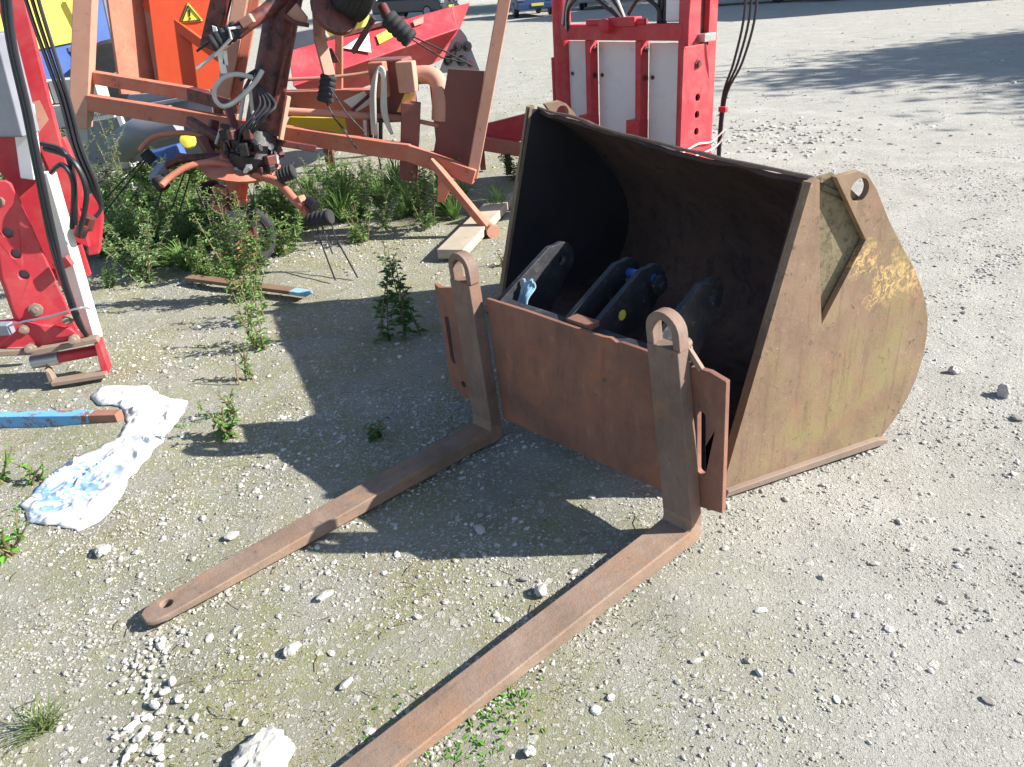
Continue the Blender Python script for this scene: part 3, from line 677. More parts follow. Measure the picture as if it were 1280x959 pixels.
# ================================================================ RED BLOCK CUTTER AT THE LEFT EDGE
LC = thing('silage_cutter', 'red silage block cutter with white ram and bundles of black hoses at the left edge', 'silage cutter', (-2.107,3.277,0))
def hp(L): return L
def ring(c, r, pl_): pass
pts = [(-2.286,3.229,0.925),(-2.026,3.299,0.908),(-2.007,3.304,0.896),(-1.999,3.306,0.865),(-1.956,3.317,0.201),(-2.18,3.257,0.301)]
def holes_at(L, rr):
    out = []
    ux = Vector((math.cos(R(15)), math.sin(R(15)), 0)); uz = Vector((0, 0, 1))
    for c, r in zip(L, rr): out.append(circ(c, ux, uz, r, 16))
    return out
HL = holes_at([(-2.078,3.285,0.696),(-2.079,3.284,0.601),(-2.079,3.285,0.507)], (.021, .021, .021))
pts = [(-2.119,3.274,0.921),(-2.02,3.3,0.907),(-2.005,3.304,0.892),(-2,3.306,0.861),(-1.954,3.318,0.208),(-2.178,3.258,0.308),(-2.172,3.259,0.495),(-2.166,3.261,0.782)]
sp_ = MB().prism(pts, .022, HL).build('side_plate', 'red paint', LC, bevel=.004)
MB().prism([(-2.11,3.307,0.748),(-2.065,3.319,0.741),(-2.077,3.316,0.436),(-2.129,3.302,0.446)], .01).build('hole_backing', 'grey metal', LC)
for c, r in zip([(-2.081,3.284,0.347),(-2.064,3.289,0.827)], (.024, .016)):
    MB().lathe(c, (.25, -.95, .1), [(-.01, r * 1.25), (.01, r * 1.25), (.012, r * .6), (.022, r * .6)], 8).build('plate_bolt', 'strip steel', sp_, off=list(LC.location))
MB().prism([(-2.311,3.202,0.321),(-2.166,3.24,0.314),(-1.968,3.293,0.24),(-1.947,3.299,0.2),(-1.941,3.301,0.167),(-2.121,3.252,0.157),(-2.355,3.19,0.191)], .05).build('foot_box', 'red paint', LC, bevel=.005)
MB().prism([(-2.296,3.164,0.213),(-2.104,3.216,0.184),(-1.862,3.28,0.189),(-1.856,3.282,0.168),(-2.097,3.217,0.155),(-2.305,3.162,0.188)], .06).build('foot_lip', 'strip steel', LC, bevel=.004)
MB().tube([(-2.139,3.28,0.105), (-2.053,3.3,0.104), (-1.884,3.36,0.102)], .026, 16).build('foot_pipe', 'red paint', LC)
MB().tube([(-2.179,3.27,0.101), (-2.066,3.295,0.103)], .031, 16).build('pipe_sleeve', 'steel', LC)
MB().prism([(-1.881,3.286,0.184),(-1.861,3.291,0.164),(-1.861,3.291,0.009),(-1.894,3.282,-0.001)], .08).build('end_plate', 'red paint', LC, bevel=.003)
MB().prism([(-2.109,3.225,0.08),(-2.093,3.229,0.06),(-2.087,3.231,-0.007),(-2.111,3.224,-0.001)], .06).build('foot_prop', 'strip steel', LC, bevel=.003)
MB().bar((-2.094,3.227,0.012), (-1.865,3.277,0.012), .06, .02).build('foot_plate', 'strip steel', LC, bevel=.003)
for c in ((-2.138,3.24,0.274), (-1.948,3.26,0.295), (-1.928,3.22,0.214), (-2.12,3.2,0.197)):
    MB().lathe(c, (.25, -.95, .2), [(-.03, .022), (.0, .022), (.002, .014), (.03, .014), (.031, 0)], 8).build('foot_bolt', 'strip steel', LC)
MB().box((-2.255,3.22,0.292), (.16, .05, .05)).build('clamp_block', 'grey metal', LC, bevel=.005)
MB().tube([(-2.256,3.2,0.278), (-2.143,3.2,0.318), (-1.989,3.2,0.339), (-1.851,3.22,0.361), (-1.857,3.3,0.325)], .005, 6, smooth=4).build('tie_wire', 'steel', LC)
MB().prism([(-1.955,3.568,1.738),(-1.838,3.599,1.731),(-1.858,3.594,1.56),(-1.888,3.586,1.161),(-1.917,3.578,0.524),(-1.982,3.56,0.573),(-1.974,3.563,0.9),(-1.997,3.556,1.14),(-1.953,3.568,1.568)], .05).build('mast_plate', 'red paint', LC, bevel=.004)
MB().prism([(-2.095,3.478,1.284),(-2.034,3.495,1.119),(-1.976,3.51,0.86),(-2.034,3.495,0.212),(-2.077,3.483,0.491),(-2.099,3.477,0.824),(-2.178,3.456,1.039)], .03).build('mast_web', 'red paint', LC, bevel=.004)
MB().bar((-1.938,3.42,1.456), (-1.972,3.42,1.069), .14, .12).build('ram_housing', 'grey metal', LC, bevel=.008)
MB().bar((-1.932,3.46,1.181), (-1.998,3.46,0.883), .08, .06).build('ram_guide', 'white panel', LC, bevel=.006)
MB().bar((-1.896,3.4,0.912), (-1.914,3.36,0.162), .064, .05).build('white_ram', 'cream paint', LC, bevel=.006)
MB().prism([(-1.965,3.565,1.176),(-1.917,3.578,1.184),(-1.908,3.58,1.097),(-1.967,3.564,1.044)], .04).build('bracket', 'faded salmon', LC, bevel=.004)
MB().prism([(-2,3.576,0.986),(-1.885,3.607,1.017),(-1.865,3.613,0.824),(-1.895,3.604,0.697),(-1.964,3.586,0.707),(-1.992,3.578,0.828)], .05).build('guard_plate', 'red paint', LC, bevel=.006)
MB().prism([(-1.91,3.632,0.735),(-1.836,3.651,0.762),(-1.853,3.647,0.633),(-1.911,3.631,0.475),(-1.959,3.618,0.475)], .06).build('end_cover', 'red paint', LC, bevel=.006)
MB().prism([(-1.919,3.453,0.567),(-1.886,3.462,0.573),(-1.888,3.461,0.429),(-1.921,3.452,0.427)], .02).build('tab', 'red paint', LC, bevel=.004)
MB().bar((-1.938,3.3,0.527), (-1.866,3.3,0.554), .03, .045).build('hose_clip', 'red paint', LC, bevel=.004)
for k in range(3):
    k = k * 1.35
    MB().tube([(((-1.761,3.3,1.665)[0]) + .012 * k, (-1.761,3.3,1.665)[1], (-1.761,3.3,1.665)[2]), (-1.815,3.3,1.426) if k == 0 else ((-1.815,3.3,1.426)[0] + .014 * k, 3.30 - .01 * k, (-1.815,3.3,1.426)[2]),
               ((-1.836,3.28,1.168)[0] + .014 * k, 3.28 - .01 * k, (-1.836,3.28,1.168)[2]), ((-1.862,3.26,0.923)[0] + .014 * k, 3.26 - .01 * k, (-1.862,3.26,0.923)[2]), ((-1.889,3.24,0.663)[0] + .010 * k, 3.24, (-1.889,3.24,0.663)[2]), ((-1.896,3.24,0.504)[0] + .006 * k, 3.24, (-1.896,3.24,0.504)[2]), ((-1.91,3.26,0.292)[0] + .006 * k, 3.26, (-1.91,3.26,0.292)[2]), (-1.929,3.34,0.156)], .0085, 8, smooth=6).build('hose', 'hose black', LC)
for k in range(3):
    k = k * 1.3
    MB().tube([((-1.827,3.55,1.673)[0] + .02 * k, 3.55, (-1.827,3.55,1.673)[2]), ((-1.828,3.55,1.471)[0] + .018 * k, 3.55, (-1.828,3.55,1.471)[2]), ((-1.803,3.52,1.195)[0] + .014 * k, 3.52, (-1.803,3.52,1.195)[2]), ((-1.803,3.5,0.985)[0] + .014 * k, 3.5, (-1.803,3.5,0.985)[2]), ((-1.786,3.5,0.823)[0] + .012 * k, 3.5, (-1.786,3.5,0.823)[2]), (-1.781,3.52,0.71), (-1.871,3.5,0.649)], .0085, 8, smooth=6).build('hose', 'hose black', LC)
for k, (a_, b_, c_, d_) in enumerate((((-1.854,3.36,1.032), (-1.743,3.3,1.002), (-1.741,3.3,0.889), (-1.817,3.34,0.698)), ((-1.848,3.36,1.012), (-1.711,3.28,0.972), (-1.695,3.28,0.84), (-1.808,3.34,0.662)), ((-1.844,3.34,0.918), (-1.756,3.28,0.956), (-1.736,3.28,0.877), (-1.836,3.34,0.682)))):
    MB().tube([a_, b_, c_, d_], .011, 8, smooth=6).build('hose', 'hose black', LC)
for c in ((-1.835,3.38,0.634), (-1.808,3.4,0.659)): MB().tube([c, (c[0] + .03, c[1], c[2] + .05)], .026, 10).build('hose_fitting', 'greasy maroon', LC)

# ================================================================ FOLDED HAY TEDDER
TD = thing('hay_tedder', 'faded red folded hay tedder with greasy hub, spring tines and small wheels among weeds', 'hay tedder', (-1.644,4.703,0))
def tbar(name, p, q, w, h=None, mat='salmon paint', bev=.006, **k): return MB().bar(p, q, w, h or w, **k).build(name, mat, TD, bevel=bev)
def ttube(name, pts, r, mat='salmon paint', n=12, smooth=0): return MB().tube(pts, r, n, smooth=smooth).build(name, mat, TD)
tbar('guard_post', (-2.584,5.95,1.803), (-2.939,5.9,0.776), .145, .12, 'faded salmon')
MB().prism([(-2.889,5.84,0.76), (-2.807,5.86,0.935), (-2.782,5.9,0.944), (-2.836,5.9,0.813)], .02).build('post_end', 'plank wood', TD, bevel=.002)
tbar('guard_rail', (-2.795,5.96,1.093), (-2.044,5.75,0.951), .07, .085); tbar('guard_rail', (-2.051,5.74,0.953), (-1.677,5.55,0.861), .07, .085, 'greasy maroon')
tbar('guard_rail', (-2.816,5.88,0.933), (-1.697,5.52,0.743), .07, .11); tbar('guard_rail', (-1.707,5.52,0.744), (-0.558,5.3,0.523), .07, .105)
tbar('guard_rail', (-0.568,5.3,0.524), (-0.136,5.2,0.355), .07, .10)
tbar('guard_post', (0.159,5.22,1.472), (-0.158,5.22,0.347), .055, .075, 'faded salmon')
MB().prism([(-0.251,5.36,1.016),(-0.017,5.294,0.991),(-0.154,5.332,0.396),(-0.415,5.406,0.471)], .012).build('shield_panel', 'dull shaded maroon', TD, bevel=.003)
tbar('stand_leg', (-0.517,5.42,0.823), (-0.599,5.42,0.325), .12, .12, 'dull shaded maroon')
tbar('brace_pipe', (-0.419,5.22,0.482), (-0.074,5.048,0.03), .055, .05)
MB().prism([(-0.376,5.3,0.431), (-0.286,5.3,0.371), (-0.295,5.3,0.285), (-0.361,5.3,0.181), (-0.416,5.3,0.175)], .03).build('brace_foot', 'salmon paint', TD, bevel=.004)
ttube('pipe_end', [(-0.1,5.169,0.03), (-0.043,5.002,0.03)], .045, 'faded salmon')
# main folded arm and its parallel square tubes
ttube('rotor_arm', [(-1.083,5.25,1.726), (-1.276,5.2,1.224), (-1.447,5.12,0.755)], [.105, .10, .105], 'greasy maroon', 20)
tbar('arm_rib', (-1.033,5.12,1.556), (-1.359,5.05,0.831), .03, .02, 'greasy maroon')
tbar('arm_tube', (-1.442,5.45,1.627), (-1.724,5.4,0.955), .085, .085, 'faded salmon'); tbar('arm_tube', (-1.348,5.5,1.665), (-1.679,5.45,0.895), .05, .06, 'salmon paint')
tbar('arm_tube', (-1.515,5.4,1.675), (-1.74,5.4,1.244), .10, .10, 'greasy maroon')
tbar('arm_strut', (-1.215,5.35,1.301), (-1.423,5.25,0.655), .035, .04, 'faded salmon'); tbar('arm_strut', (-1.318,5.4,0.925), (-1.427,5.3,0.595), .075, .03, 'faded salmon')
# greasy hub
hb = MB(); hb.lathe((-1.499,5.06,0.657), (.25, .1, 1), [(-.14, .06), (-.13, .12), (-.08, .15), (-.03, .16), (.0, .13), (.05, .145), (.09, .12), (.13, .10), (.14, .05)], 22)
hub = hb.build('hub', 'grease black', TD)
for k in range(9):
    a = R(k * 40 + 10); c = Vector((-1.497,5.06,0.666)) + Vector((math.cos(a) * .145, math.sin(a) * .145, .02 + .05 * math.sin(k * 2.1)))
    MB().lathe(c, (math.cos(a), math.sin(a), .2), [(-.03, .022), (.012, .022), (.014, .012), (.03, .012)], 6).build('hub_bolt', 'grease black', hub, off=list(TD.location))
for k in range(22):
    a = rng.uniform(0, 6.283); c = Vector((-1.497,5.02,0.664)) + Vector((math.cos(a) * rng.uniform(.06, .16), -abs(math.sin(a)) * rng.uniform(.05, .14), rng.uniform(-.13, .15)))
    if k % 3: MB().lathe(c, rng.normal(0, 1, 3), [(-.03, .02), (.0, .026), (.012, .018), (.03, .016), (.045, .008)], 7).build('hub_bolt', 'grease black' if k % 4 else 'steel', hub, off=list(TD.location))
    else: MB().box(c, (rng.uniform(.03, .09), .05, rng.uniform(.03, .08)), a).build('hub_lug', 'grease black' if k % 2 else 'greasy maroon', hub, bevel=.006, off=list(TD.location))
for k in range(4): ttube('grease_hose', [(-1.401,5,1.071), ((-1.377,4.98,0.936)[0] + .03 * k, 4.96, (-1.377,4.98,0.936)[2]), ((-1.504,4.98,0.806)[0] + .05 * k, 4.9, (-1.504,4.98,0.806)[2] + .02 * k), (-1.555,4.96,0.689)], .009, 'hose black', 7, 5)
MB().lathe((-1.621,5.1,0.569), (.2, -.2, 1), [(-.02, .24), (.0, .25), (.015, .22), (.05, .12), (.07, .11)], 26).build('tine_disc', 'salmon paint', TD)
for c, s in (((-1.594,5,0.656), .05), ((-1.382,4.95,0.61), .045), ((-1.523,5,0.747), .04), ((-1.435,4.95,0.546), .05), ((-1.639,5.1,0.709), .045)): MB().box(c, (s * 1.6, s, s * 1.3), .5 + s * 9).build('hub_lug', 'greasy maroon', hub, bevel=.006, off=list(TD.location))
ttube('tine_arm', [(-1.567,5,0.555), (-1.726,4.95,0.622), (-1.869,4.9,0.619), (-1.982,4.85,0.571), (-2.023,4.8,0.538)], .02, 'salmon paint', 12, 4)
ttube('tine_arm', [(-1.823,5.25,0.726), (-1.987,5.3,0.76), (-2.176,5.3,0.755), (-2.254,5.3,0.72), (-2.309,5.3,0.673)], .017, 'salmon paint', 12, 4)
ttube('tine_arm', [(-1.71,5.1,0.625), (-1.932,5.1,0.633), (-2.073,5.1,0.603), (-2.138,5.05,0.559)], .024, 'greasy maroon', 12, 4)
ttube('tine_arm', [(-1.499,4.95,0.531), (-1.384,4.9,0.499), (-1.31,4.82,0.477), (-1.217,4.72,0.396), (-1.166,4.68,0.364)], .026, 'salmon paint', 12, 4)
def coil(p, q, r, par=TD, n=5):
    p, q = Vector(p), Vector(q); prof = []
    for k in range(n * 4 + 1):
        prof.append(((q - p).length * k / (n * 4), r * (.86 + .14 * abs(math.sin(math.pi * k / 4)))))
    return MB().lathe(p, q - p, prof, 16).build('spring_coil', 'rubber', par)
def tine(pts): return ttube('spring_tine', pts, .005, 'grease black', 7)
coil((-1.148,4.66,0.289), (-1.001,4.62,0.313), .048); tine([(-1.104,4.66,0.266), (-1.098,4.64,0.172), (-0.985,4.348,0.01)]); tine([(-1.01,4.62,0.289), (-0.991,4.6,0.185), (-0.855,4.36,0.01)]); tine([(-1.072,4.64,0.259), (-1.028,4.6,0.088)])
tbar('tine_clamp', (-1.192,4.72,0.424), (-1.147,4.68,0.313), .05, .05, 'salmon paint'); ttube('tine_clamp', [(-1.135,4.7,0.395), (-1.093,4.66,0.373)], .035, 'grease black')
coil((-1.313,4.8,0.535), (-1.211,4.8,0.561), .045); tine([(-1.219,4.8,0.542), (-1.173,4.78,0.437), (-1.105,4.76,0.308)]); tine([(-1.297,4.8,0.519), (-1.259,4.78,0.394)])
# the two swathing wheels
def wheel(c, ax, r, w, rim, mat, name='wheel'):
    ax = Vector(ax).normalized(); w_ = w / 2
    t = MB().lathe(c, ax, [(-w_ * .7, r * .62), (-w_ * .95, r * .72), (-w_, r * .86), (-w_ * .8, r * .97), (-w_ * .35, r), (w_ * .35, r), (w_ * .8, r * .97), (w_, r * .86), (w_ * .95, r * .72), (w_ * .7, r * .62)], 36).build(name, mat, TD, smooth=60)
    MB().lathe(c, ax, [(-w_ * .75, r * .2), (-w_ * .78, r * .3), (-w_ * .4, r * .42), (-w_ * .5, r * .58), (-w_ * .8, r * .64), (w_ * .8, r * .64), (w_ * .5, r * .58), (w_ * .4, r * .42), (w_ * .78, r * .3), (w_ * .75, r * .2)], 28).build('wheel_rim', rim, t, off=list(TD.location))
    g = MB()
    for j in (-.4, -.13, .13, .4): g.lathe(Vector(c) + ax * (j * w_), ax, [(-w_ * .07, r * 1.004), (-w_ * .06, r * 1.012), (w_ * .06, r * 1.012), (w_ * .07, r * 1.004)], 36)
    g.build('tread_rib', mat, t, off=list(TD.location))
    return t
wheel((-1.86,5.15,0.285), (.85, .35, .1), .185, .15, 'salmon paint', 'rubber')
wheel(((-1.596,4.82,0.105)[0], (-1.596,4.82,0.105)[1], .18), (.72, -.62, .05), .185, .15, 'greasy maroon', 'rubber')
wheel((-0.695,5.15,1.599), (.80, .25, -.45), .27, .21, 'greasy maroon', 'rubber')
tbar('wheel_fork', (-1.579,5,0.546), (-1.633,4.95,0.34), .07, .05, 'orange paint'); tbar('wheel_fork', (-1.628,5,0.51), (-1.783,5.02,0.313), .05, .06, 'salmon paint'); tbar('wheel_fork', (-1.607,4.93,0.384), (-1.57,4.74,0.148), .05, .04, 'salmon paint')
tbar('axle_bracket', (-1.846,5.02,0.349), (-1.723,4.95,0.306), .05, .06, 'salmon paint')
ttube('axle', [(-1.643,4.72,0.109), (-1.503,4.84,0.112)], .03, 'greasy maroon')
MB().lathe((-1.624,4.7,0.083), (.62, -.72, .05), [(-.03, .10), (.0, .10), (.01, .05), (.04, .04)], 18).build('hub_cap', 'salmon paint', TD)
# more of the folded rotor: arms, struts and tines packed round the hub
for a_, b_, w_, m_ in (((-1.946,5.3,0.837), (-1.603,5.1,0.647), .05, 'greasy maroon'), ((-2.039,5.2,0.631), (-1.655,5.05,0.582), .045, 'dull shaded maroon'), ((-2.101,5.1,0.596), (-2.148,5,0.531), .06, 'grey metal'), ((-1.866,5.2,0.738), (-1.754,5.1,0.528), .05, 'dull shaded maroon'), ((-1.783,5.3,0.825), (-1.846,5.25,0.637), .05, 'greasy maroon'), ((-1.659,5.02,0.528), (-1.725,5,0.314), .05, 'dull shaded maroon'),
                       ((-1.406,5.15,0.771), (-1.336,5.05,0.607), .04, 'greasy maroon'), ((-1.649,5.2,0.917), (-1.59,5.1,0.705), .045, 'dull shaded maroon'), ((-1.379,5.15,0.68), (-1.145,5.2,0.613), .04, 'greasy maroon'), ((-1.802,5.05,0.441), (-1.631,5,0.409), .05, 'salmon paint'), ((-1.826,5,0.404), (-1.706,4.98,0.369), .05, 'dull shaded maroon')): tbar('rotor_strut', a_, b_, w_, w_, m_, .005)
for a_, b_ in (((-2.082,5,0.516), (-2.185,4.95,0.333)), ((-1.932,5,0.584), (-2.067,4.95,0.354)), ((-1.893,5,0.581), (-2.023,4.95,0.33)), ((-2.203,5.2,0.674), (-2.54,5.1,0.415)), ((-2.222,5.2,0.645), (-2.654,5.1,0.255)), ((-0.798,5.5,0.573), (-0.792,5.5,0.389)), ((-0.756,5.5,0.559), (-0.694,5.45,0.413)), ((-0.967,5.1,0.794), (-0.858,5.05,0.619))): tine([a_, b_])
coil((-2.123,5,0.549), (-2.084,4.98,0.48), .045); coil((-2.243,5.2,0.677), (-2.2,5.2,0.613), .04)
# hanging arms with coils
tbar('tine_arm', (-0.992,5.3,1.509), (-1.012,5.25,1.247), .06, .05, 'faded salmon'); tbar('tine_arm', (-1.013,5.25,1.265), (-0.972,5.15,1.042), .07, .045, 'faded salmon')
coil((-0.969,5.12,1.054), (-1.018,5.1,0.902), .052); tine([(-0.962,5.08,0.975), (-0.891,5.05,0.843), (-0.793,5.05,0.712)]); tine([(-1.008,5.1,0.902), (-0.968,5.06,0.81), (-0.902,5.05,0.72)])
coil((-0.556,5,1.349), (-0.431,4.98,1.222), .058); tine([(-0.453,4.97,1.258), (-0.225,5,1.136), (-0.09,5.02,1.054)]); tine([(-0.42,4.96,1.222), (-0.264,4.98,1.114), (-0.135,5,1.077)])
ttube('tine_arm', [(-0.586,5.1,1.407), (-0.553,5.05,1.339)], .03, 'greasy maroon')
ttube('tine_arm', [(-1.153,5.15,1.506), (-1.269,5.05,1.423), (-1.375,4.98,1.366), (-1.42,4.95,1.337)], .042, 'greasy maroon'); coil((-1.407,4.95,1.353), (-1.566,4.9,1.283), .05)
ttube('spring_tine', [(-1.433,4.92,1.323), (-1.518,4.9,1.255), (-1.673,4.88,1.165)], .010, 'hose grey', 8); ttube('spring_tine', [(-1.388,4.92,1.362), (-1.441,4.88,1.359), (-1.439,4.88,1.309), (-1.556,4.88,1.225)], .009, 'hose grey', 8); ttube('spring_tine', [(-1.54,4.9,1.315), (-1.656,4.9,1.256)], .007, 'grease black', 8)
tbar('clamp_plate', (-1.375,4.92,1.377), (-1.305,4.92,1.406), .05, .05, 'faded salmon')
MB().prism([(-1.568,5,1.379), (-1.547,5,1.369), (-1.543,5,1.117), (-1.58,5,1.12)], .01).build('reflector_strip', 'print white', TD); MB().prism([(-1.542,5,1.24), (-1.517,5,1.243), (-1.528,5,1.161), (-1.554,5,1.171)], .01).build('reflector_strip', 'print white', TD)
MB().prism([(-1.142,5.05,1.406), (-1.075,5.05,1.46), (-1.025,5.05,1.381), (-1.041,5.05,1.348), (-1.094,5.05,1.364)], .03).build('arm_gusset', 'faded salmon', TD, bevel=.004)
ttube('gusset_rim', [(-1.152,5.03,1.403), (-1.1,5.03,1.361), (-1.02,5.03,1.339)], .012, 'greasy maroon', 8, 4)
MB().prism([(-0.991,5.2,1.364), (-0.906,5.2,1.349), (-0.938,5.2,1.334), (-0.987,5.2,1.333)], .02).build('arm_gusset', 'salmon paint', TD, bevel=.004)
MB().lathe((-0.86,5.05,1.411), (.5, -.6, .3), [(-.05, .10), (0, .15), (.02, .14), (.03, .06)], 20).build('rotor_plate', 'greasy maroon', TD)
# hose loop, rods, cable
ttube('hose_loop', [(-1.398,5,1.084), (-1.482,4.98,1.111), (-1.561,4.95,1.097), (-1.623,4.95,1.039), (-1.629,4.95,0.977), (-1.59,4.95,0.942), (-1.507,4.95,0.968), (-1.381,4.95,1.057), (-1.327,4.98,1.121)], .014, 'hose grey', 10, 5)
for a_, b_, m_ in (((-1.474,5.05,1.017), (-1.543,5.05,0.845), 'hose grey'), ((-1.433,5.02,1.035), (-1.458,5.02,0.796), 'hose grey'), ((-1.5,5.08,1.07), (-1.386,5.06,1.118), 'grease black'), ((-1.557,5.1,0.933), (-1.42,5.1,1.099), 'greasy maroon'), ((-1.707,5.15,0.784), (-1.758,5.15,0.699), 'hose grey')):
    ttube('control_rod', [a_, b_], .011, m_, 8)
# rear beam, gearbox and hoses on the right half
tbar('rear_beam', (-1.497,5.95,0.82), (-0.676,5.8,0.795), .12, .17, 'salmon paint')
MB().prism([(-0.996,5.62,0.842), (-0.845,5.62,0.893), (-0.797,5.62,0.817), (-0.916,5.62,0.763)], .008).build('white_reflector', 'print white', TD)
ttube('lever_rod', [(-0.754,5.55,0.905), (-0.935,5.55,0.785)], .012, 'greasy maroon', 8)
MB().prism([(-1.422,5.8,0.743), (-1.022,5.75,0.71), (-1.023,5.75,0.567), (-1.486,5.8,0.649)], .05).build('yellow_guard', 'dull yellow', TD, bevel=.004)
MB().prism([(-1.031,5.75,0.721), (-0.854,5.75,0.697), (-0.889,5.75,0.546), (-1.025,5.75,0.556)], .06).build('bracket_plate', 'salmon paint', TD, bevel=.006)
MB().box((-0.645,5.62,0.888), (.26, .2, .40), -.25).build('gearbox', 'dull shaded maroon', TD, bevel=.02)
MB().box((-0.71,5.45,0.973), (.11, .08, .22), -.25).build('gearbox_cover', 'salmon paint', TD, bevel=.01)
MB().box((-0.523,5.42,0.981), (.12, .08, .19), -.25).build('gearbox_cover', 'faded salmon', TD, bevel=.01)
MB().prism([(-0.618,5.4,0.773), (-0.55,5.4,0.883), (-0.477,5.4,0.877), (-0.577,5.4,0.764)], .006).build('label', 'label orange', TD)
ttube('curved_pipe', [(-0.472,5.5,0.979), (-0.376,5.48,0.974), (-0.327,5.45,0.925), (-0.319,5.42,0.848), (-0.341,5.42,0.698)], .058, 'faded salmon', 16, 5)
ttube('lever_rod', [(-1.43,5.5,0.829), (-0.931,5.5,0.761), (-0.532,5.48,0.708)], .024, 'faded salmon'); ttube('lever_rod', [(-0.548,5.48,0.709), (-0.357,5.44,0.66)], .015, 'faded salmon')
ttube('lever_rod', [(-1.449,5.8,0.99), (-1.106,5.8,0.98), (-0.798,5.8,0.994), (-0.652,5.8,1.045)], .012, 'faded salmon', 8, 3)
for k, (d, m_) in enumerate(((0, 'hose grey'), (3, 'steel'), (6, 'hose grey'))):
    ttube('hose_loop', [((-0.797,5.4,0.643)[0] + .012 * k, 5.4, (-0.797,5.4,0.643)[2]), ((-0.77,5.4,0.884)[0] + .012 * k, 5.4 - .01 * k, (-0.77,5.4,0.884)[2]), ((-0.719,5.4,1.017)[0] + .008 * k, 5.4, (-0.719,5.4,1.017)[2] + .012 * k), ((-0.68,5.4,0.995)[0] + .008 * k, 5.4, (-0.68,5.4,0.995)[2] + .01 * k), ((-0.712,5.4,0.78)[0] + .012 * k, 5.4, (-0.712,5.4,0.78)[2]), (-0.669,5.4,0.633)], .011, m_, 8, 5)
for k in range(4): ttube('hose_coupling', [((-0.838,5.42,0.735)[0] + .035 * k, 5.42, (-0.838,5.42,0.735)[2]), ((-0.849,5.42,0.602)[0] + .032 * k, 5.42, (-0.849,5.42,0.602)[2])], .014, 'hose black' if k % 2 else 'steel', 8)
tbar('upright', (-0.988,5.9,1.306), (-1.061,5.9,0.886), .05, .05, 'salmon paint'); MB().prism([(-1.08,5.8,1.158), (-1.051,5.8,1.166), (-1.013,5.8,1.071), (-1.102,5.8,1.068)], .03).build('bracket_plate', 'greasy maroon', TD)
tbar('upright', (-1.344,5.6,1.172), (-1.426,5.6,0.933), .045, .05, 'salmon paint')
MB().bar((-0.965,5.4,1.262), (-0.705,5.3,1.357), .05, .02).build('arm_strap', 'faded salmon', TD, bevel=.003) if False else None
tbar('arm_strut', (-0.629,5,1.354), (-0.792,5.05,1.174), .035, .03, 'greasy maroon')

# ================================================================ RED SEED HOPPER, YELLOW HOOD
HP = thing('seed_hopper', 'long red hopper with white triangle and pale label behind the tedder', 'hopper', (-1.078,7.8,0.536))
L_ = [(-1.649,7.1,1.092), (-1.617,6.9,0.835), (-1.536,7.2,0.65)]; R_ = [(-0.269,7.9,1.311), (-0.231,7.7,1.132), (-0.514,8,0.83)]
bk = Vector((.15, .9, 0))
vs = [Vector(q) for q in L_] + [Vector(L_[2]) + bk * .9, Vector(L_[0]) + bk] + [Vector(q) for q in R_] + [Vector(R_[2]) + bk * .9, Vector(R_[0]) + bk]
MB().add(vs, [(4, 3, 2, 1, 0), (5, 6, 7, 8, 9), (0, 1, 6, 5), (1, 2, 7, 6), (2, 3, 8, 7), (3, 4, 9, 8), (4, 0, 5, 9)]).build('hopper_body', 'red paint', HP, bevel=.01)
lid = MB().bar(Vector((-1.352,7.3,1.144)), Vector((-0.697,7.6,1.26)), .05, .03).build('rim_bar', 'greasy maroon', HP, bevel=.004)
def onface(u0, u1, pts, t=.006):
    a, b, c, d = Vector(L_[0]), Vector(R_[0]), Vector(R_[1]), Vector(L_[1]); out = []
    nn = (b - a).cross(d - a).normalized(); nn = -nn if nn.y > 0 else nn
    for u, v in pts: out.append((a * (1 - u) + b * u) * (1 - v) + (d * (1 - u) + c * u) * v + nn * .022)
    return MB().prism(out, nn * t)
onface(0, 1, [(.30, .42), (.46, .12), (.455, .85)]).build('white_triangle', 'print white', HP)
onface(0, 1, [(.50, .34), (.68, .14), (.69, .46), (.51, .66)]).build('pale_label', 'label yellow', HP)
onface(0, 1, [(.73, .20), (.80, .16), (.79, .40), (.735, .42)]).build('worn_label', 'faded salmon', HP)
dc = MB().prism([(-0.359,7.9,0.953), (-0.26,7.9,1.11), (-0.215,7.9,1.12), (-0.169,7.9,1.056), (-0.069,7.9,0.75), (-0.465,7.9,0.751)], .03).build('drive_plate', 'grey metal', HP, bevel=.004)
g_ = MB()
for c, r in (((-0.258,7.85,0.977), .05), ((-0.169,7.85,0.97), .055), ((-0.308,7.85,0.925), .045), ((-0.233,7.85,0.851), .06), ((-0.36,7.85,0.86), .055), ((-0.154,7.85,0.817), .04)): MB().lathe(c, (.1, -1, .2), [(-.02, r * .8), (.012, r * .8), (.014, r * .35), (.03, r * .35)], 11).build('drive_gear', 'rubber' if r > .047 else 'greasy maroon', HP, smooth=20)
for a in ((-1.561,7.6,0.613), (-0.538,8.2,0.785)): MB().bar(a, (a[0], a[1], 0), .08, .08).build('leg', 'greasy maroon', HP)
YH = thing('yellow_hood', 'yellow machine hood showing above the red hopper', 'machine hood', (-1.633,9.4,0.535))
MB().prism([(-1.945,9.4,1.089), (-1.765,9.4,1.204), (-1.668,9.4,1.355), (-1.302,9.4,1.36), (-1.27,9.4,1.232), (-1.342,9.4,1.11), (-1.721,9.4,1.057)], .3).build('hood', 'yellow paint', YH, bevel=.02)
MB().prism([(-2.145,9.3,0.949), (-2.035,9.3,1.149), (-1.752,9.3,1.176), (-1.688,9.3,1.044), (-1.85,9.3,0.976)], .2).build('grille', 'grey metal', YH, bevel=.01)
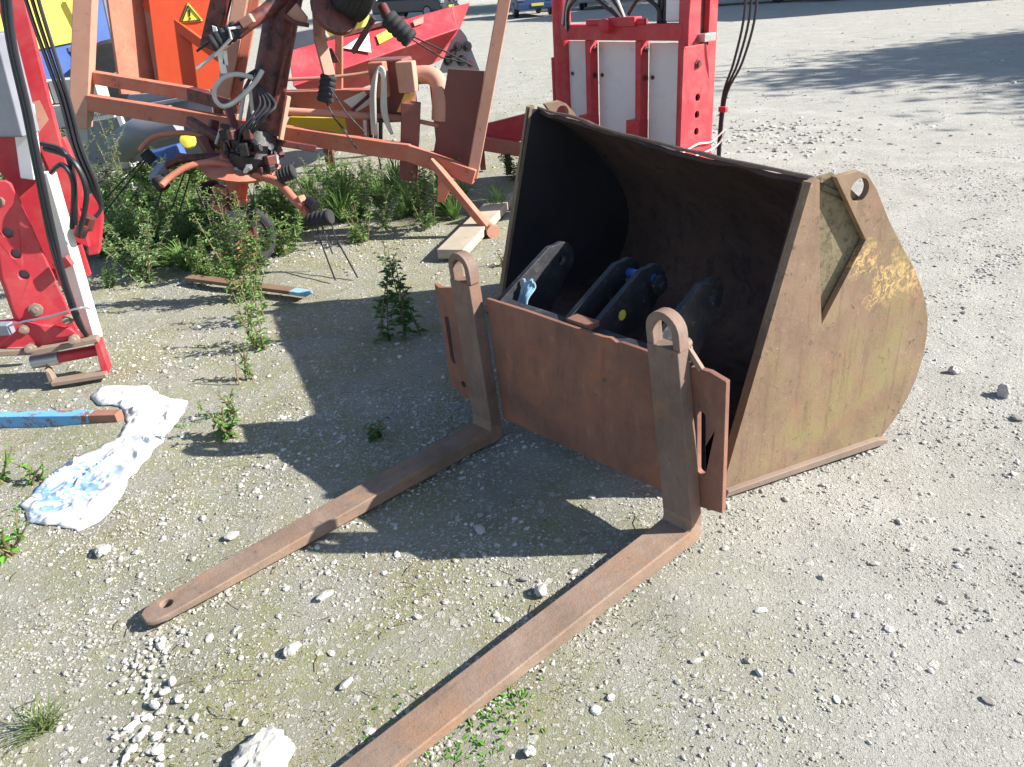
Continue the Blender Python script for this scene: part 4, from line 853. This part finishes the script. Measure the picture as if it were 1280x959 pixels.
MB().bar((-1.648,9.5,1.062), ((-1.648,9.5,1.062)[0], 9.5, 0), .4, .3).build('stand', 'greasy maroon', YH)

# ================================================================ ORANGE COVER WITH WARNING SIGN, BLUE AND YELLOW WAGON, GREY TROUGH
OC = thing('machine_cover', 'bright orange sheet metal cover with yellow warning triangle standing at the back', 'machine cover', (-3.035,8,0.743))
MB().prism([(-2.9,7.804,1.925),(-2.382,7.993,1.895),(-2.311,8.019,1.506),(-2.396,7.988,1.177),(-2.582,7.92,0.762),(-3.049,7.75,0.775)], .05).build('front_sheet', 'orange paint', OC, bevel=.006)
MB().bar((-3.033,7.9,1.546), (-2.39,7.82,0.997), .05, .09).build('stiffener', 'orange paint', OC, bevel=.008)
MB().bar((-2.992,7.93,1.873), (-3.105,7.93,0.757), .05, .06).build('edge_flange', 'faded salmon', OC, bevel=.006)
MB().prism([(-3.174,7.6,1.879), (-2.972,7.95,1.872), (-3.128,7.95,0.756), (-3.334,7.6,0.814)], .03).build('side_sheet', 'red paint', OC, bevel=.004).data.materials[0] = MATS['salmon paint']
MB().prism([(-3.151,8.1,0.87), (-2.62,8.1,0.831), ((-2.62,8.1,0.831)[0], 8.1, 0), ((-3.151,8.1,0.87)[0], 8.1, 0)], .4).build('base', 'greasy maroon', OC)
wt = MB().prism([(-2.743,7.849,1.35),(-2.64,7.886,1.512),(-2.553,7.918,1.354)], .008).build('warning_sign', 'label yellow', OC)
tri_ = [Vector(q) for q in [(-2.73,7.849,1.356),(-2.643,7.881,1.493),(-2.564,7.91,1.358)]]
cen = sum(tri_, Vector()) / 3
fr_ = MB().prism(tri_, Vector((0, -.003, 0)), [[cen + (q - cen) * .82 for q in tri_]]); fr_.build('sign_border', 'print black', wt, off=list(OC.location))
ex = MB(); ex.prism([(-2.652,7.876,1.454),(-2.634,7.882,1.456),(-2.644,7.878,1.398),(-2.656,7.874,1.397)], .004); ex.prism([(-2.658,7.873,1.388),(-2.643,7.879,1.389),(-2.645,7.878,1.374),(-2.659,7.873,1.372)], .004)
ex.build('exclamation_mark', 'print black', wt, off=list(OC.location))
BW = thing('blue_wagon', 'blue farm wagon with a big yellow side panel in the upper left corner', 'wagon', (-6.2, 11.2, 0))
MB().prism([(-5.853,10.232,2.355),(-3.789,12.091,2.297),(-4.027,11.876,1.114),(-4.684,11.284,1.079),(-4.837,11.147,1.08),(-4.99,11.009,1.063),(-5.064,10.943,0.998),(-5.139,10.875,0.799),(-5.236,10.788,0.757),(-6.284,9.844,0.704)], .8).build('body', 'blue paint', BW, bevel=.02)
MB().prism([(-5.837,10.206,2.353),(-4.844,11.1,2.325),(-5.118,10.853,1.177),(-5.662,10.364,1.105),(-6.18,9.897,1.042)], .05).build('yellow_panel', 'yellow paint', BW, bevel=.008)
MB().bar((-5.231,10.8,1.096), (-4.475,10.9,1.09), .05, .05).build('trim_rail', 'grey metal', BW)
MB().prism([(-4.996,10.977,1.066),(-4.446,11.471,1.049),(-4.558,11.371,0.524),(-5.097,10.885,0.62)], .1).build('wheel_arch', 'print black', BW)
MB().bar((-4.594,10.8,1.959), (-4.693,10.9,1.143), .04, .04).build('trim_rail', 'grey metal', BW)
w_ = MB(); wc = (-4.658,10.75,0.719); w_.lathe(wc, (.2, -1, 0), [(-.15, .3), (-.14, .42), (-.05, .46), (.05, .46), (.12, .42), (.13, .3)], 30); tw = w_.build('wheel', 'rubber', BW)
MB().lathe(wc, (.2, -1, 0), [(-.1, .30), (.11, .30), (.08, .22), (.12, .1), (.14, .08)], 24).build('wheel_rim', 'grey metal', tw, off=list(BW.location))
for px_ in ((-6.322,11.3,0.663), (-5.603,11.4,0.7)): MB().bar(px_, (px_[0], px_[1], 0), .15, .15).build('leg', 'print black', BW)
GT = thing('grey_trough', 'dented grey sheet metal trough lying in the weeds behind the tedder', 'trough', (-2.982,7,0.524))
MB().prism([(-3.46,7.065,0.669),(-3.146,7.021,0.691),(-3.019,7.003,0.864),(-2.302,6.902,0.861),(-2.323,6.905,0.62),(-2.443,6.922,0.323),(-3.569,7.08,0.309)], .02).build('front_sheet', 'grey metal', GT, bevel=.01)
MB().prism([(-3.788,7.717,0.749),(-2.525,7.539,0.761),(-2.537,7.541,0.539),(-2.657,7.558,0.258),(-3.899,7.732,0.245)], .02).build('back_sheet', 'grey metal', GT, bevel=.01)
MB().bar((-3.38,6.9,0.727), (-2.311,6.9,0.824), .05, .03).build('rim', 'grey metal', GT, bevel=.004)
MB().bar((-3.085,6.88,0.746), (-3.061,6.88,0.511), .06, .04).build('rib', 'white panel', GT, bevel=.004)
MB().bar((-3.05,6.85,0.555), (-2.851,6.7,0.437), .06, .04).build('rib', 'white panel', GT, bevel=.004)
ttub = MB().tube([(-3.122,6.8,0.471), (-2.858,6.7,0.598), (-2.562,6.7,0.67)], .12, 14, smooth=4).build('curved_sheet', 'grey metal', GT)
MB().bar((-2.713,6.4,0.434), (-2.471,6.4,0.477), .18, .10).build('blue_box', 'blue paint', GT, bevel=.01)
top(MB().lathe((-2.359,6.3,0.56), (.2, -1, .3), [(-.05, .05), (0, .062), (.03, .055), (.04, .02)], 18), 'yellow_tub', 'label yellow', (-2.359,6.3,0.56), 'small round yellow plastic tub behind the tedder arms', 'tub')
WB = thing('block_stack', 'low stack of pale concrete blocks between the left mast and the pinkish post', 'concrete blocks', (-5.928,11.477,0))
for r_ in range(5):
    for c_ in range(2):
        p_ = Vector((-4.006,7.4,0.568)) ; x_ = p_[0] + .42 * c_ + .10 * (r_ % 2) - .02; z_ = .10 + .2 * r_
        MB().box((x_, 7.4 + .02 * rng.normal(), z_), (.405, .2, .19), .03 * rng.normal()).build('block', 'pale block', WB, bevel=.008)

# ================================================================ BITS ON THE GROUND AT LEFT
bag_poly = [Vector(q) for q in ((-1.874,3.104,0), (-1.856,3.178,0), (-1.761,3.178,0), (-1.623,3.139,0), (-1.513,3.015,0), (-1.385,2.965,0), (-1.374,2.812,0), (-1.389,2.604,0), (-1.41,2.409,0), (-1.388,2.258,0), (-1.403,2.151,0), (-1.452,2.08,0), (-1.559,2.127,0), (-1.664,2.167,0), (-1.744,2.277,0), (-1.745,2.435,0), (-1.71,2.548,0), (-1.637,2.617,0), (-1.575,2.679,0), (-1.589,2.807,0), (-1.677,2.956,0), (-1.798,2.997,0))]
def inside(x, y):
    c = False; n = len(bag_poly); j = n - 1; dm = 9
    for i in range(n):
        a, b = bag_poly[i], bag_poly[j]
        if (a.y > y) != (b.y > y) and x < (b.x - a.x) * (y - a.y) / (b.y - a.y) + a.x: c = not c
        e = b - a; t = max(0, min(1, ((x - a.x) * e.x + (y - a.y) * e.y) / e.length_squared)); dm = min(dm, math.hypot(a.x + e.x * t - x, a.y + e.y * t - y)); j = i
    return dm if c else -dm
bm_ = MB(); ix = {}; st = .0075
x0, x1 = min(q.x for q in bag_poly) - .03, max(q.x for q in bag_poly) + .03; y0, y1 = min(q.y for q in bag_poly) - .03, max(q.y for q in bag_poly) + .03
nx_, ny_ = int((x1 - x0) / st), int((y1 - y0) / st)
for j in range(ny_):
    for i in range(nx_):
        x, y = x0 + i * st, y0 + j * st
        d = inside(x, y) + .012 * noise.noise(Vector((x * 18, y * 18, 3)))
        if d > 0:
            v = Vector((x, y, 0)); w = Vector((noise.noise(v * 5), noise.noise(v * 5 + Vector((9, 2, 1))), 0)) * .08
            r1 = 1 - abs(noise.noise((v + w) * 9)) * 2; r2 = 1 - abs(noise.noise((v + w) * 22 + Vector((4, 4, 4)))) * 2
            e = min(1, d / .035)
            r3 = 1 - abs(noise.noise((v - w) * 13 + Vector((2, 7, 1)))) * 2
            r4 = 1 - abs(noise.noise((v + w * 2) * 4.5 + Vector((1, 3, 8)))) * 2
            z = hgt(x, y) + .005 + e * (.001 + .018 * max(0, r4) ** 7 + .010 * max(0, r1) ** 5 + .007 * max(0, r3) ** 5 + .0022 * r2 + .005 * noise.noise(v * 2.6))
            ix[(i, j)] = len(bm_.v); bm_.v.append((x, y, max(z, hgt(x, y) + .004)))
def dist(x, y): return inside(x, y) + .012 * noise.noise(Vector((x * 18, y * 18, 3)))
for (i, j), k in list(ix.items()):          # slide the rim points onto the outline
    if any((i + a, j + b) not in ix for a in (-1, 0, 1) for b in (-1, 0, 1)):
        x, y, z = bm_.v[k]
        for _ in range(3):
            d = dist(x, y); gx_ = (dist(x + .002, y) - dist(x - .002, y)) / .004; gy_ = (dist(x, y + .002) - dist(x, y - .002)) / .004; q = max(.3, gx_ * gx_ + gy_ * gy_)
            x -= d * gx_ / q; y -= d * gy_ / q
        bm_.v[k] = (x, y, hgt(x, y) + .005)
for (i, j), k in ix.items():
    q = [ix.get(p) for p in ((i, j), (i + 1, j), (i + 1, j + 1), (i, j + 1))]
    if all(a is not None for a in q): bm_.f.append(tuple(q))
bo = top(bm_, 'plastic_bag', 'plastic bag', (-1.60, 2.62, 0), 'torn white plastic bag with blue print, crumpled flat on the ground', 'plastic bag', smooth=60)
sm = bo.modifiers.new('thick', 'SOLIDIFY'); sm.thickness = .0015
BB = thing('steel_bar', 'blue painted steel bar with rusty end lying across the white bag', 'steel bar', (-1.877,2.838,0))
pa, pb, pc_ = Vector((-2.378,2.93,0.007)), Vector((-1.751,2.86,-0.001)), Vector((-1.625,2.84,0.003))
MB().bar(pa, pb, .05, .062).build('bar', 'bar blue', BB, bevel=.003); MB().bar(pb + (pc_ - pb) * .02, pc_, .0495, .0615).build('bar_end', 'bar rust', BB, bevel=.003, )
MB().bar((pa + pb) / 2 + Vector((.1, -.028, -.01)), (pa + pb) / 2 + Vector((.13, -.028, -.012)), .012, .058).build('weld_mark', 'bar rust', BB)
PKL = thing('wooden_plank', 'pale weathered wooden plank lying under the tedder brace left of the bucket', 'plank', (-0.135,5.225,0))
MB().bar((-0.313,4.582,0.035), (0.063,5.889,0.035), .17, .06).build('board', 'plank wood', PKL, bevel=.004)
SL = thing('scrap_board', 'thin brown wooden slat on the soil in front of the tedder wheel', 'board', (-1.533,4.474,0))
MB().bar((-1.906,4.547,0.03), (-1.098,4.11,0.03), .07, .022).build('slat', 'brown wood', SL, bevel=.003)
top(MB().bar((-1.168,4.085,0.055), (-1.068,4.026,0.055), .06, .02), 'blue_scrap', 'string blue', (-1.162,4.216,0), 'small pale blue scrap lying on the end of the brown slat', 'scrap')

# ================================================================ WEEDS
def leaf(mb, p, d, L, w, droop=.3):
    d = d.normalized(); s = d.cross(Vector((0, 0, 1)))
    if s.length < .05: s = Vector((1, 0, 0))
    s.normalize(); n = s.cross(d)
    m = p + d * L * .5 + n * L * .06; e = p + d * L - Vector((0, 0, droop * L))
    mb.add([p, m + s * w / 2 , e, m - s * w / 2], [(0, 1, 2), (0, 2, 3)])
def weed(seed, H, stems, LL, LW, branch=.5, spread=.25, dens=1.0, bare=.0, top_small=True):
    r = random.Random(seed); st = MB(); lf = MB()
    for s in range(stems):
        az = r.uniform(0, 6.283); tilt = r.uniform(.0, spread) + (.05 if stems > 1 else 0); h = H * r.uniform(.6, 1.0)
        q_ = (.02 + .02 * (stems > 3)) if H > .2 else .0015; base = Vector((r.gauss(0, q_), r.gauss(0, q_), 0))
        pts = []; ph = r.uniform(0, 6)
        for k in range(7):
            t = k / 6; pts.append(base + Vector((math.cos(az) * tilt * h * t * (1 + .3 * t) + .012 * math.sin(ph + 3 * t), math.sin(az) * tilt * h * t + .012 * math.cos(ph + 2.4 * t), h * t)))
        st.tube(pts, [.0042 * (1 - .7 * k / 6) + .0006 for k in range(7)], 5)
        axes = [(pts, 1.0)]
        nb = int(h / .055 * branch)
        for b in range(nb):
            t = r.uniform(.2, .92); i = min(5, int(t * 6)); o = pts[i].lerp(pts[i + 1], t * 6 - i); a = r.uniform(0, 6.283); bl = h * r.uniform(.12, .32) * (1.1 - t * .6)
            e = o + Vector((math.cos(a) * bl * .75, math.sin(a) * bl * .75, bl * .75)); mid = o.lerp(e, .5) - Vector((0, 0, .012))
            st.tube([o, mid, e], [.0022, .0018, .0007], 4); axes.append(([o, o.lerp(mid, .6), mid, mid.lerp(e, .5), e], .7))
        for ax, sc in axes:
            N = len(ax) - 1; ln_ = sum((ax[i + 1] - ax[i]).length for i in range(N)); cnt = int(ln_ / .010 * dens)
            for k in range(cnt):
                t = r.uniform(bare if sc == 1 else .1, 1); i = min(N - 1, int(t * N)); p = ax[i].lerp(ax[i + 1], t * N - i)
                a = r.uniform(0, 6.283); up = r.uniform(-.1, .8); tz = (p.z / max(H, .01)); q = sc * (1 - .55 * tz if top_small else 1) * r.uniform(.6, 1.15)
                leaf(lf, p, Vector((math.cos(a), math.sin(a), up)), LL * q, LW * q * r.uniform(.8, 1.2), r.uniform(.05, .5))
    return st, lf
def weed_thing(seed, loc, H, stems, LL, LW, label, group=None, mat='weed leaf', stem='dry stem', **k):
    st, lf = weed(seed, H, stems, LL, LW, **k)
    t = thing('weed', label, 'weed', (loc[0], loc[1], hgt(loc[0], loc[1])), 0, group)
    st.build('stem', stem, t, smooth=0, off=[0, 0, 0]); lf.build('foliage', mat, t, smooth=0, off=[0, 0, 0])
    return t
weed_thing(11, (-1.448,4.19,0), .66, 8, .06, .022, 'tall leafy weed growing in front of the grey tedder wheel', mat='weed leaf', spread=.16, dens=1.3, branch=.8)
weed_thing(12, (-1.225,3.494,0), .28, 5, .055, .022, 'low weed at the left corner of the bucket shadow', mat='weed leaf', spread=.3)
weed_thing(31, (-1.35,3.82,0), .34, 4, .055, .020, 'leafy weed strand in front of the brown board', mat='weed leaf', spread=.22)
weed_thing(32, (-1.197,3.16,0), .24, 3, .045, .018, 'thin leafy weed along the left edge of the bucket shadow', mat='weed leaf', spread=.25, dens=.7)
weed_thing(33, (-1.16,2.825,0), .13, 4, .04, .018, 'short weed on the soil right of the white bag', mat='weed leaf', spread=.5)
weed_thing(13, (-0.527,3.493,0), .50, 5, .065, .030, 'dark green leafy weed standing half in shade left of the fork frame', mat='dark weed leaf', spread=.16, dens=1.2)
weed_thing(14, (-0.942,5.161,0), .32, 8, .07, .018, 'bushy pale weed left of the wooden plank', mat='weed leaf', spread=.4)
weed_thing(15, (-0.528,5.334,0), .52, 7, .06, .018, 'sprawling weed under the tedder stand leg', mat='dark weed leaf', spread=.5)
weed_thing(16, (-1.191,3.096,0), .18, 1, .02, .005, 'dry reddish seed stalk at the edge of the bucket shadow', mat='dry stem', spread=.3, dens=.6, branch=0)
weed_thing(17, (-1.125,2.66,0), .15, 8, .05, .026, 'small broad leafed weed beside the bucket shadow below the white bag', mat='weed leaf', spread=.6)
weed_thing(18, (-0.53,2.54,0), .09, 5, .05, .016, 'small weed in the shade above the far fork', mat='dark weed leaf', spread=.7)
weed_thing(19, (-1.633,1.998,0), .14, 7, .04, .026, 'bright green broad leafed weed at the left edge below the bag', mat='bright leaf', spread=.7, dens=.8)
weed_thing(20, (-1.765,2.417,0), .10, 5, .036, .022, 'bright green weed growing through the edge of the white bag', mat='bright leaf', spread=.8, dens=.8)
weed_thing(21, (-1.898,2.435,0), .14, 4, .04, .026, 'bright green weed at the left edge under the blue bar', mat='bright leaf', spread=.6, dens=.8)
weed_thing(22, (-4.114,11.443,0.4), .01, 1, .01, .004, 'x', mat='dry stem') if False else None
weed_thing(23, (-0.011,4.431,0), .10, 4, .04, .012, 'small weed between the plank end and the far fork eye', mat='weed leaf', spread=.5)
weed_thing(24, (0.247,6.178,0), .22, 3, .05, .012, 'thin yellowish weed against the left side of the bucket', mat='grass blade', spread=.2) if False else None
weed_thing(25, (-2.95, 6.3), 1.05, 3, .05, .016, 'tall dry weed reaching in front of the orange cover', mat='grey weed leaf', spread=.12, dens=.8, bare=.3)
weed_thing(26, (-1.782,2.609,0), .16, 2, .03, .012, 'dark thin weed standing at the blue bar', mat='dark weed leaf', spread=.2) if False else None
protos = [weed_thing(40 + k, p, h, s, .085, .030, 'leafy green weed in the thick patch under the hay tedder', 'weeds growing under the tedder', mat=m, spread=.6, dens=.85, branch=1.0)
          for k, (p, h, s, m) in enumerate((((-2.4, 5.0), .42, 6, 'weed leaf'), ((-2.6, 5.5), .55, 6, 'grey weed leaf'), ((-2.1, 5.3), .34, 8, 'weed leaf'), ((-2.9, 5.9), .62, 5, 'dark weed leaf'), ((-1.6, 5.6), .45, 7, 'weed leaf')))]
spots = [(-2.431,4.782,0), (-2.205,4.656,0), (-2.16,4.952,0), (-2.035,5.054,0), (-2.534,5.301,0), (-2.431,5.555,0), (-2.276,5.613,0), (-2.79,5.65,0), (-2.824,6.198,0), (-2.621,6.257,0), (-3.173,6.419,0), (-3.292,7.038,0), (-3.044,7.047,0), (-3.595,7.076,0), (-2.708,6.799,0), (-2.365,6.066,0), (-3.732,7.742,0), (-3.493,7.83,0), (-2.02,5.446,0), (-1.853,4.648,0),
         (-1.768,6.198,0), (-1.733,6.628,0), (-1.58,6.719,0), (-1.35,6.373,0), (-1.219,6.602,0), (-1.529,6.127,0), (-1.025,6.402,0), (-0.869,6.488,0), (-1.174,5.88,0), (-1.575,5.625,0), (-1.596,7.176,0), (-1.212,7.044,0), (-0.866,5.858,0), (-1.516,4.796,0), (-1.483,4.984,0), (-0.685,5.873,0), (-0.376,5.781,0)]
def wlabel(p):
    if p[0] > -.7: return 'low leafy weed under the tedder stand leg and brace'
    if p[0] > -1.5: return 'leafy weed under the tedder rails right of its hub'
    return 'lush leafy weed between the left cutter and the tedder wheel, front row' if p[1] < 5.2 else 'lush leafy weed between the left cutter and the tedder wheel, back rows'
for i, p in enumerate(spots):
    sc = random.uniform(.55, 1.05)
    if p[1] > 5.3 and i >= 20: sc *= .75
    dup(protos[i % 5], (p[0] + random.gauss(0, .05), p[1] + random.gauss(0, .08), hgt(p[0], p[1])), random.uniform(0, 6.28), sc, wlabel(p))
for i in range(16):
    x = random.uniform(-4.6, -2.6); y = random.uniform(6.2, 8.2)
    w = dup(protos[(i * 3) % 5], (x, y, hgt(x, y)), random.uniform(0, 6.28), random.uniform(.8, 1.35), 'leafy green weed growing behind the tedder towards the blue wagon'); w['group'] = 'weeds growing behind the tedder'
for i in range(7):
    x = random.uniform(-1.6, .2); y = random.uniform(6.0, 7.0)
    w = dup(protos[(i * 2) % 5], (x, y, hgt(x, y)), random.uniform(0, 6.28), random.uniform(.35, .6), 'low green weed in the shade behind the brace pipe'); w['group'] = 'low weeds behind the brace pipe'

for i in range(60):                          # low growth filling the patch under and before the tedder
    x = random.uniform(-3.1, -.3); y = random.uniform(4.55, 6.6)
    if x > -1.6 and y < 5.1: continue
    w = dup(protos[i % 5], (x, y, hgt(x, y)), random.uniform(0, 6.28), random.uniform(.22, .5), 'low leafy weed filling the ground below the taller weeds by the tedder'); w['group'] = 'low weeds around the tedder'

# grass tufts
def grass(n, H, seed, w=.004, flat=.8):
    r = random.Random(seed); mb = MB()
    for k in range(n):
        a = r.uniform(0, 6.283); L = H * r.uniform(.5, 1.1); t = r.uniform(.15, flat); d = Vector((math.cos(a) * t, math.sin(a) * t, 1 - .5 * t)).normalized(); s = Vector((-math.sin(a), math.cos(a), 0))
        p = Vector((r.gauss(0, .012), r.gauss(0, .012), 0)); q = p + d * L * .55; e = p + d * L + Vector((math.cos(a), math.sin(a), -1)) * L * .18
        mb.add([p - s * w / 2, p + s * w / 2, q + s * w * .4, q - s * w * .4, e], [(0, 1, 2, 3), (3, 2, 4)])
    return mb
tg = None
for i in range(34):
    x = random.uniform(-3.0, -1.5) if i < 22 else random.uniform(-1.4, .1); y = random.uniform(4.7, 6.6) if i < 22 else random.uniform(5.5, 6.6)
    if tg is None:
        tg = thing('grass_tuft', 'long loose grass blades among the weeds by the tedder', 'grass tuft', (x, y, hgt(x, y)), 0, 'grass among the tedder weeds')
        grass(90, .42, 8, .010, .8).build('blades', 'weed leaf', tg, smooth=0, off=[0, 0, 0])
    else: dup(tg, (x, y, hgt(x, y)), random.uniform(0, 6.28), random.uniform(.5, 1.15))
gp = (-1.187,1.313,0)
t_ = thing('grass_tuft', 'spiky green grass tuft in the gravel in the lower left corner', 'grass tuft', (gp[0], gp[1], hgt(gp[0], gp[1])))
grass(75, .105, 5, .0042, .95).build('blades', 'grass blade', t_, smooth=0, off=[0, 0, 0])
gp = (-0.684,1.847,0)
# moss and tiny ground plants
mb = MB(); r = random.Random(3)
for k in range(5200):
    y = r.uniform(1.1, 6.2); x = r.uniform(-.8, .25) * (y + .4)
    if noise.fractal(Vector((x * 2.2, y * 2.2, 9)), 1, 2, 4) < .10 - (.1 if y > 3.4 and x < -.4 else 0) or x > .35 - .1 * y + .5: continue
    z = hgt(x, y)
    for j in range(r.randint(3, 7)):
        a = r.uniform(0, 6.283); o = Vector((x + r.gauss(0, .013), y + r.gauss(0, .013), z)); L = r.uniform(.004, .010)
        leaf(mb, o, Vector((math.cos(a), math.sin(a), r.uniform(.2, 1.2))), L, L * .45, .1)
o = mb.build('ground_cover', 'moss tuft', None, smooth=0); tag(o, 'moss and tiny plants creeping over the soil left of the forks', 'moss', kind='stuff')
mb = MB()
for p, n_, sp_r in (((-0.208,1.234,0), 90, .10), ((-0.106,1.235,0), 40, .05), ((-0.058,1.287,0), 30, .04), ((-1.731,2.22,0), 60, .12), ((-1.346,2.788,0), 40, .06), ((-0.161,1.166,0), 40, .05)):
    for k in range(n_):
        x, y = p[0] + r.gauss(0, sp_r), p[1] + r.gauss(0, sp_r * .6); a = r.uniform(0, 6.283)
        leaf(mb, Vector((x, y, hgt(x, y))), Vector((math.cos(a), math.sin(a), r.uniform(.1, .9))), r.uniform(.010, .022), .008, .2)
o = mb.build('seedlings', 'bright leaf', None, smooth=0); tag(o, 'tiny bright green seedlings beside the near fork and the bag', 'seedlings', kind='stuff')
# dead leaves, twigs and straw
mb = MB()
for k in range(420):
    y = r.uniform(1.1, 6); x = r.uniform(-.75, .2) * (y + .4); a = r.uniform(0, 6.283); L = r.uniform(.015, .06)
    p = Vector((x, y, hgt(x, y) + .006)); d = Vector((math.cos(a), math.sin(a), r.uniform(-.05, .1)))
    mb.tube([p, p + d * L * .5 + Vector((0, 0, .004)), p + d * L], .0011, 4)
o = mb.build('straw', 'dry stem', None, smooth=0); tag(o, 'dry straw and twigs lying over the soil on the left', 'straw', kind='stuff')

# ================================================================ FAR CARS, BARN AND TREES THAT SHADE THEM
def car(loc, rz, paint, label, plate_mat='label yellow', van=False):
    t = thing('parked_car', label, 'car', loc, rz, None)
    H = 1.9 if van else 1.45; Lc = 4.4; Wc = 1.75
    side_ = [(-2.2, .30), (-2.22, .55), (-2.12, .85), (-1.2, .95), (2.05, .95), (2.2, .7), (2.2, .30)] if not van else [(-2.2, .30), (-2.22, .6), (-2.05, 1.0), (2.15, 1.1), (2.2, .3)]
    MB().prism([(-Wc / 2, a, z) for a, z in side_], (Wc, 0, 0)).build('body', paint, t, bevel=.08, seg=3, off=[0, 0, 0])
    cab = [(-1.2, .93), (-.5, H), (1.2, H), (1.9, .93)] if not van else [(-2.0, .98), (-1.4, H), (2.1, H), (2.15, 1.08)]
    MB().prism([(-Wc / 2 + .1, a, z) for a, z in cab], (Wc - .2, 0, 0)).build('cabin', 'car glass', t, bevel=.06, off=[0, 0, 0])
    MB().prism([(-Wc / 2 + .13, a * .9, z + .012) for a, z in ((cab[1][0], H - .02), (cab[2][0], H - .02), (cab[2][0], H + .02), (cab[1][0], H + .02))], (Wc - .26, 0, 0)).build('roof', paint, t, off=[0, 0, 0])
    for x in (-.78, .78):
        for y in (-1.35, 1.35):
            w = MB().lathe((x, y, .31), (1, 0, 0), [(-.1, .2), (-.1, .28), (-.07, .31), (.07, .31), (.1, .28), (.1, .2)], 24).build('wheel', 'rubber', t, off=[0, 0, 0])
            MB().lathe((x, y, .31), (1, 0, 0), [(-.105, .05), (-.105, .2), (.105, .2), (.105, .05)], 20).build('rim', 'grey metal', w, off=[0, 0, 0])
    MB().box((0, -2.24, .42), (Wc - .1, .12, .22)).build('bumper', paint, t, bevel=.03, off=[0, 0, 0])
    MB().box((0, -2.315, .48), (.52, .02, .11)).build('number_plate', plate_mat, t, off=[0, 0, 0])
    for x in (-.68, .68): MB().box((x, -2.2, .72), (.3, .08, .14)).build('headlight', 'steel', t, bevel=.02, off=[0, 0, 0])
    return t
car((-3.6, 46, -.02), R(60), 'car paint dark', 'dark car far back left, parked in shade behind the red hopper')
car((2.0, 38.5, -.02), R(8), 'car paint blue', 'dark blue car with yellow number plate, far back between tedder post and red cutter')
car((5.6, 41, -.02), R(-10), 'car paint silver', 'car far back in shade directly above the red cutter crossbar')
car((10.2, 33.6, -.02), R(70), 'car paint dark', 'dark car far back in shade right of the hanging hoses')
car((14.2, 31.5, -.02), R(85), 'car paint dark', 'dark car farthest right along the shaded edge of the yard')
BN = thing('barn', 'long grey barn beyond the right edge that shades the far yard', 'barn', (22, 23.6, 0))
for nm, p_, d_ in (('front_wall', (37, 23.7, 4.5), (30, .2, 9)), ('end_wall', (22.1, 32.3, 4.5), (.2, 17, 9)), ('rear_wall', (37, 40.9, 4.5), (30, .2, 9))): MB().box(p_, d_).build(nm, 'barn wall', BN)
MB().prism([(21.6, 23.3, 8.95), (21.6, 33, 13), (21.6, 41.4, 8.95), (21.6, 41.4, 9.2), (21.6, 33, 13.3), (21.6, 23.3, 9.2)], (31, 0, 0)).build('roof', 'barn roof', BN)
MB().prism([(22.02, 23.9, 9), (22.02, 33, 12.9), (22.02, 40.7, 9)], (.15, 0, 0)).build('gable', 'barn wall', BN)
def tree_mesh(seed, H, rad, n, ls):
    r = random.Random(seed); tr = MB(); lf = MB()
    tr.tube([(0, 0, 0), (.05, .02, H * .3), (.0, .08, H * .6), (.02, 0, H * .85)], [H * .025, H * .02, H * .013, H * .005], 10)
    cl = []
    for k in range(26):
        a = r.uniform(0, 6.283); z = r.uniform(.35, .95); rr = rad * math.sqrt(max(.05, 1 - ((z - .62) / .42) ** 2)) * r.uniform(.45, 1)
        e = Vector((math.cos(a) * rr, math.sin(a) * rr, H * z)); o = Vector((0, 0, H * max(.25, z - .22)))
        tr.tube([o, o.lerp(e, .5) + Vector((0, 0, .1)), e], [H * .008, H * .005, H * .001], 6); cl.append((e, r.uniform(.5, 1.0) * rad * .36)); cl.append((o.lerp(e, .6), rad * .25))
    for k in range(n):
        c, s = r.choice(cl); p = c + Vector((r.gauss(0, s), r.gauss(0, s), r.gauss(0, s * .7))); a = r.uniform(0, 6.283)
        leaf(lf, p, Vector((math.cos(a), math.sin(a), r.uniform(-.8, .8))), ls * r.uniform(.7, 1.3), ls * .6, .2)
    return tr, lf
def tree(seed, loc, H, rad, n, ls, label, group=None):
    tr, lf = tree_mesh(seed, H, rad, n, ls); t = thing('tree', label, 'tree', loc, 0, group)
    tr.build('trunk', 'bark', t, off=[0, 0, 0]); lf.build('crown', 'tree leaf', t, smooth=0, off=[0, 0, 0]); return t
ta = tree(1, (18.5, 10.9, -.02), 8.0, 2.7, 40000, .25, 'broadleaf tree beyond the right edge, its shadow lying across the yard')
tree(3, (17.3, 8.1, -.02), 6.6, 2.0, 24000, .23, 'smaller broadleaf tree beyond the right edge')
tree(4, (23.4, 12.4, -.02), 9.5, 2.4, 18000, .24, 'tallest broadleaf tree beyond the right edge, nearest the barn')
tb_ = tree(2, (16, 46, -.02), 12, 4.2, 9000, .34, 'broadleaf tree behind the barn end, in the row beyond the cars', 'trees in the row beyond the cars')
for i, (x, y) in enumerate(((10, 49), (19, 52), (4, 53), (24, 47), (13, 56))): dup(tb_, (x, y, -.02), i * 1.3, 1.0 + .1 * (i % 3))

for o in scene.objects:
    if 'off' in o: del o['off']
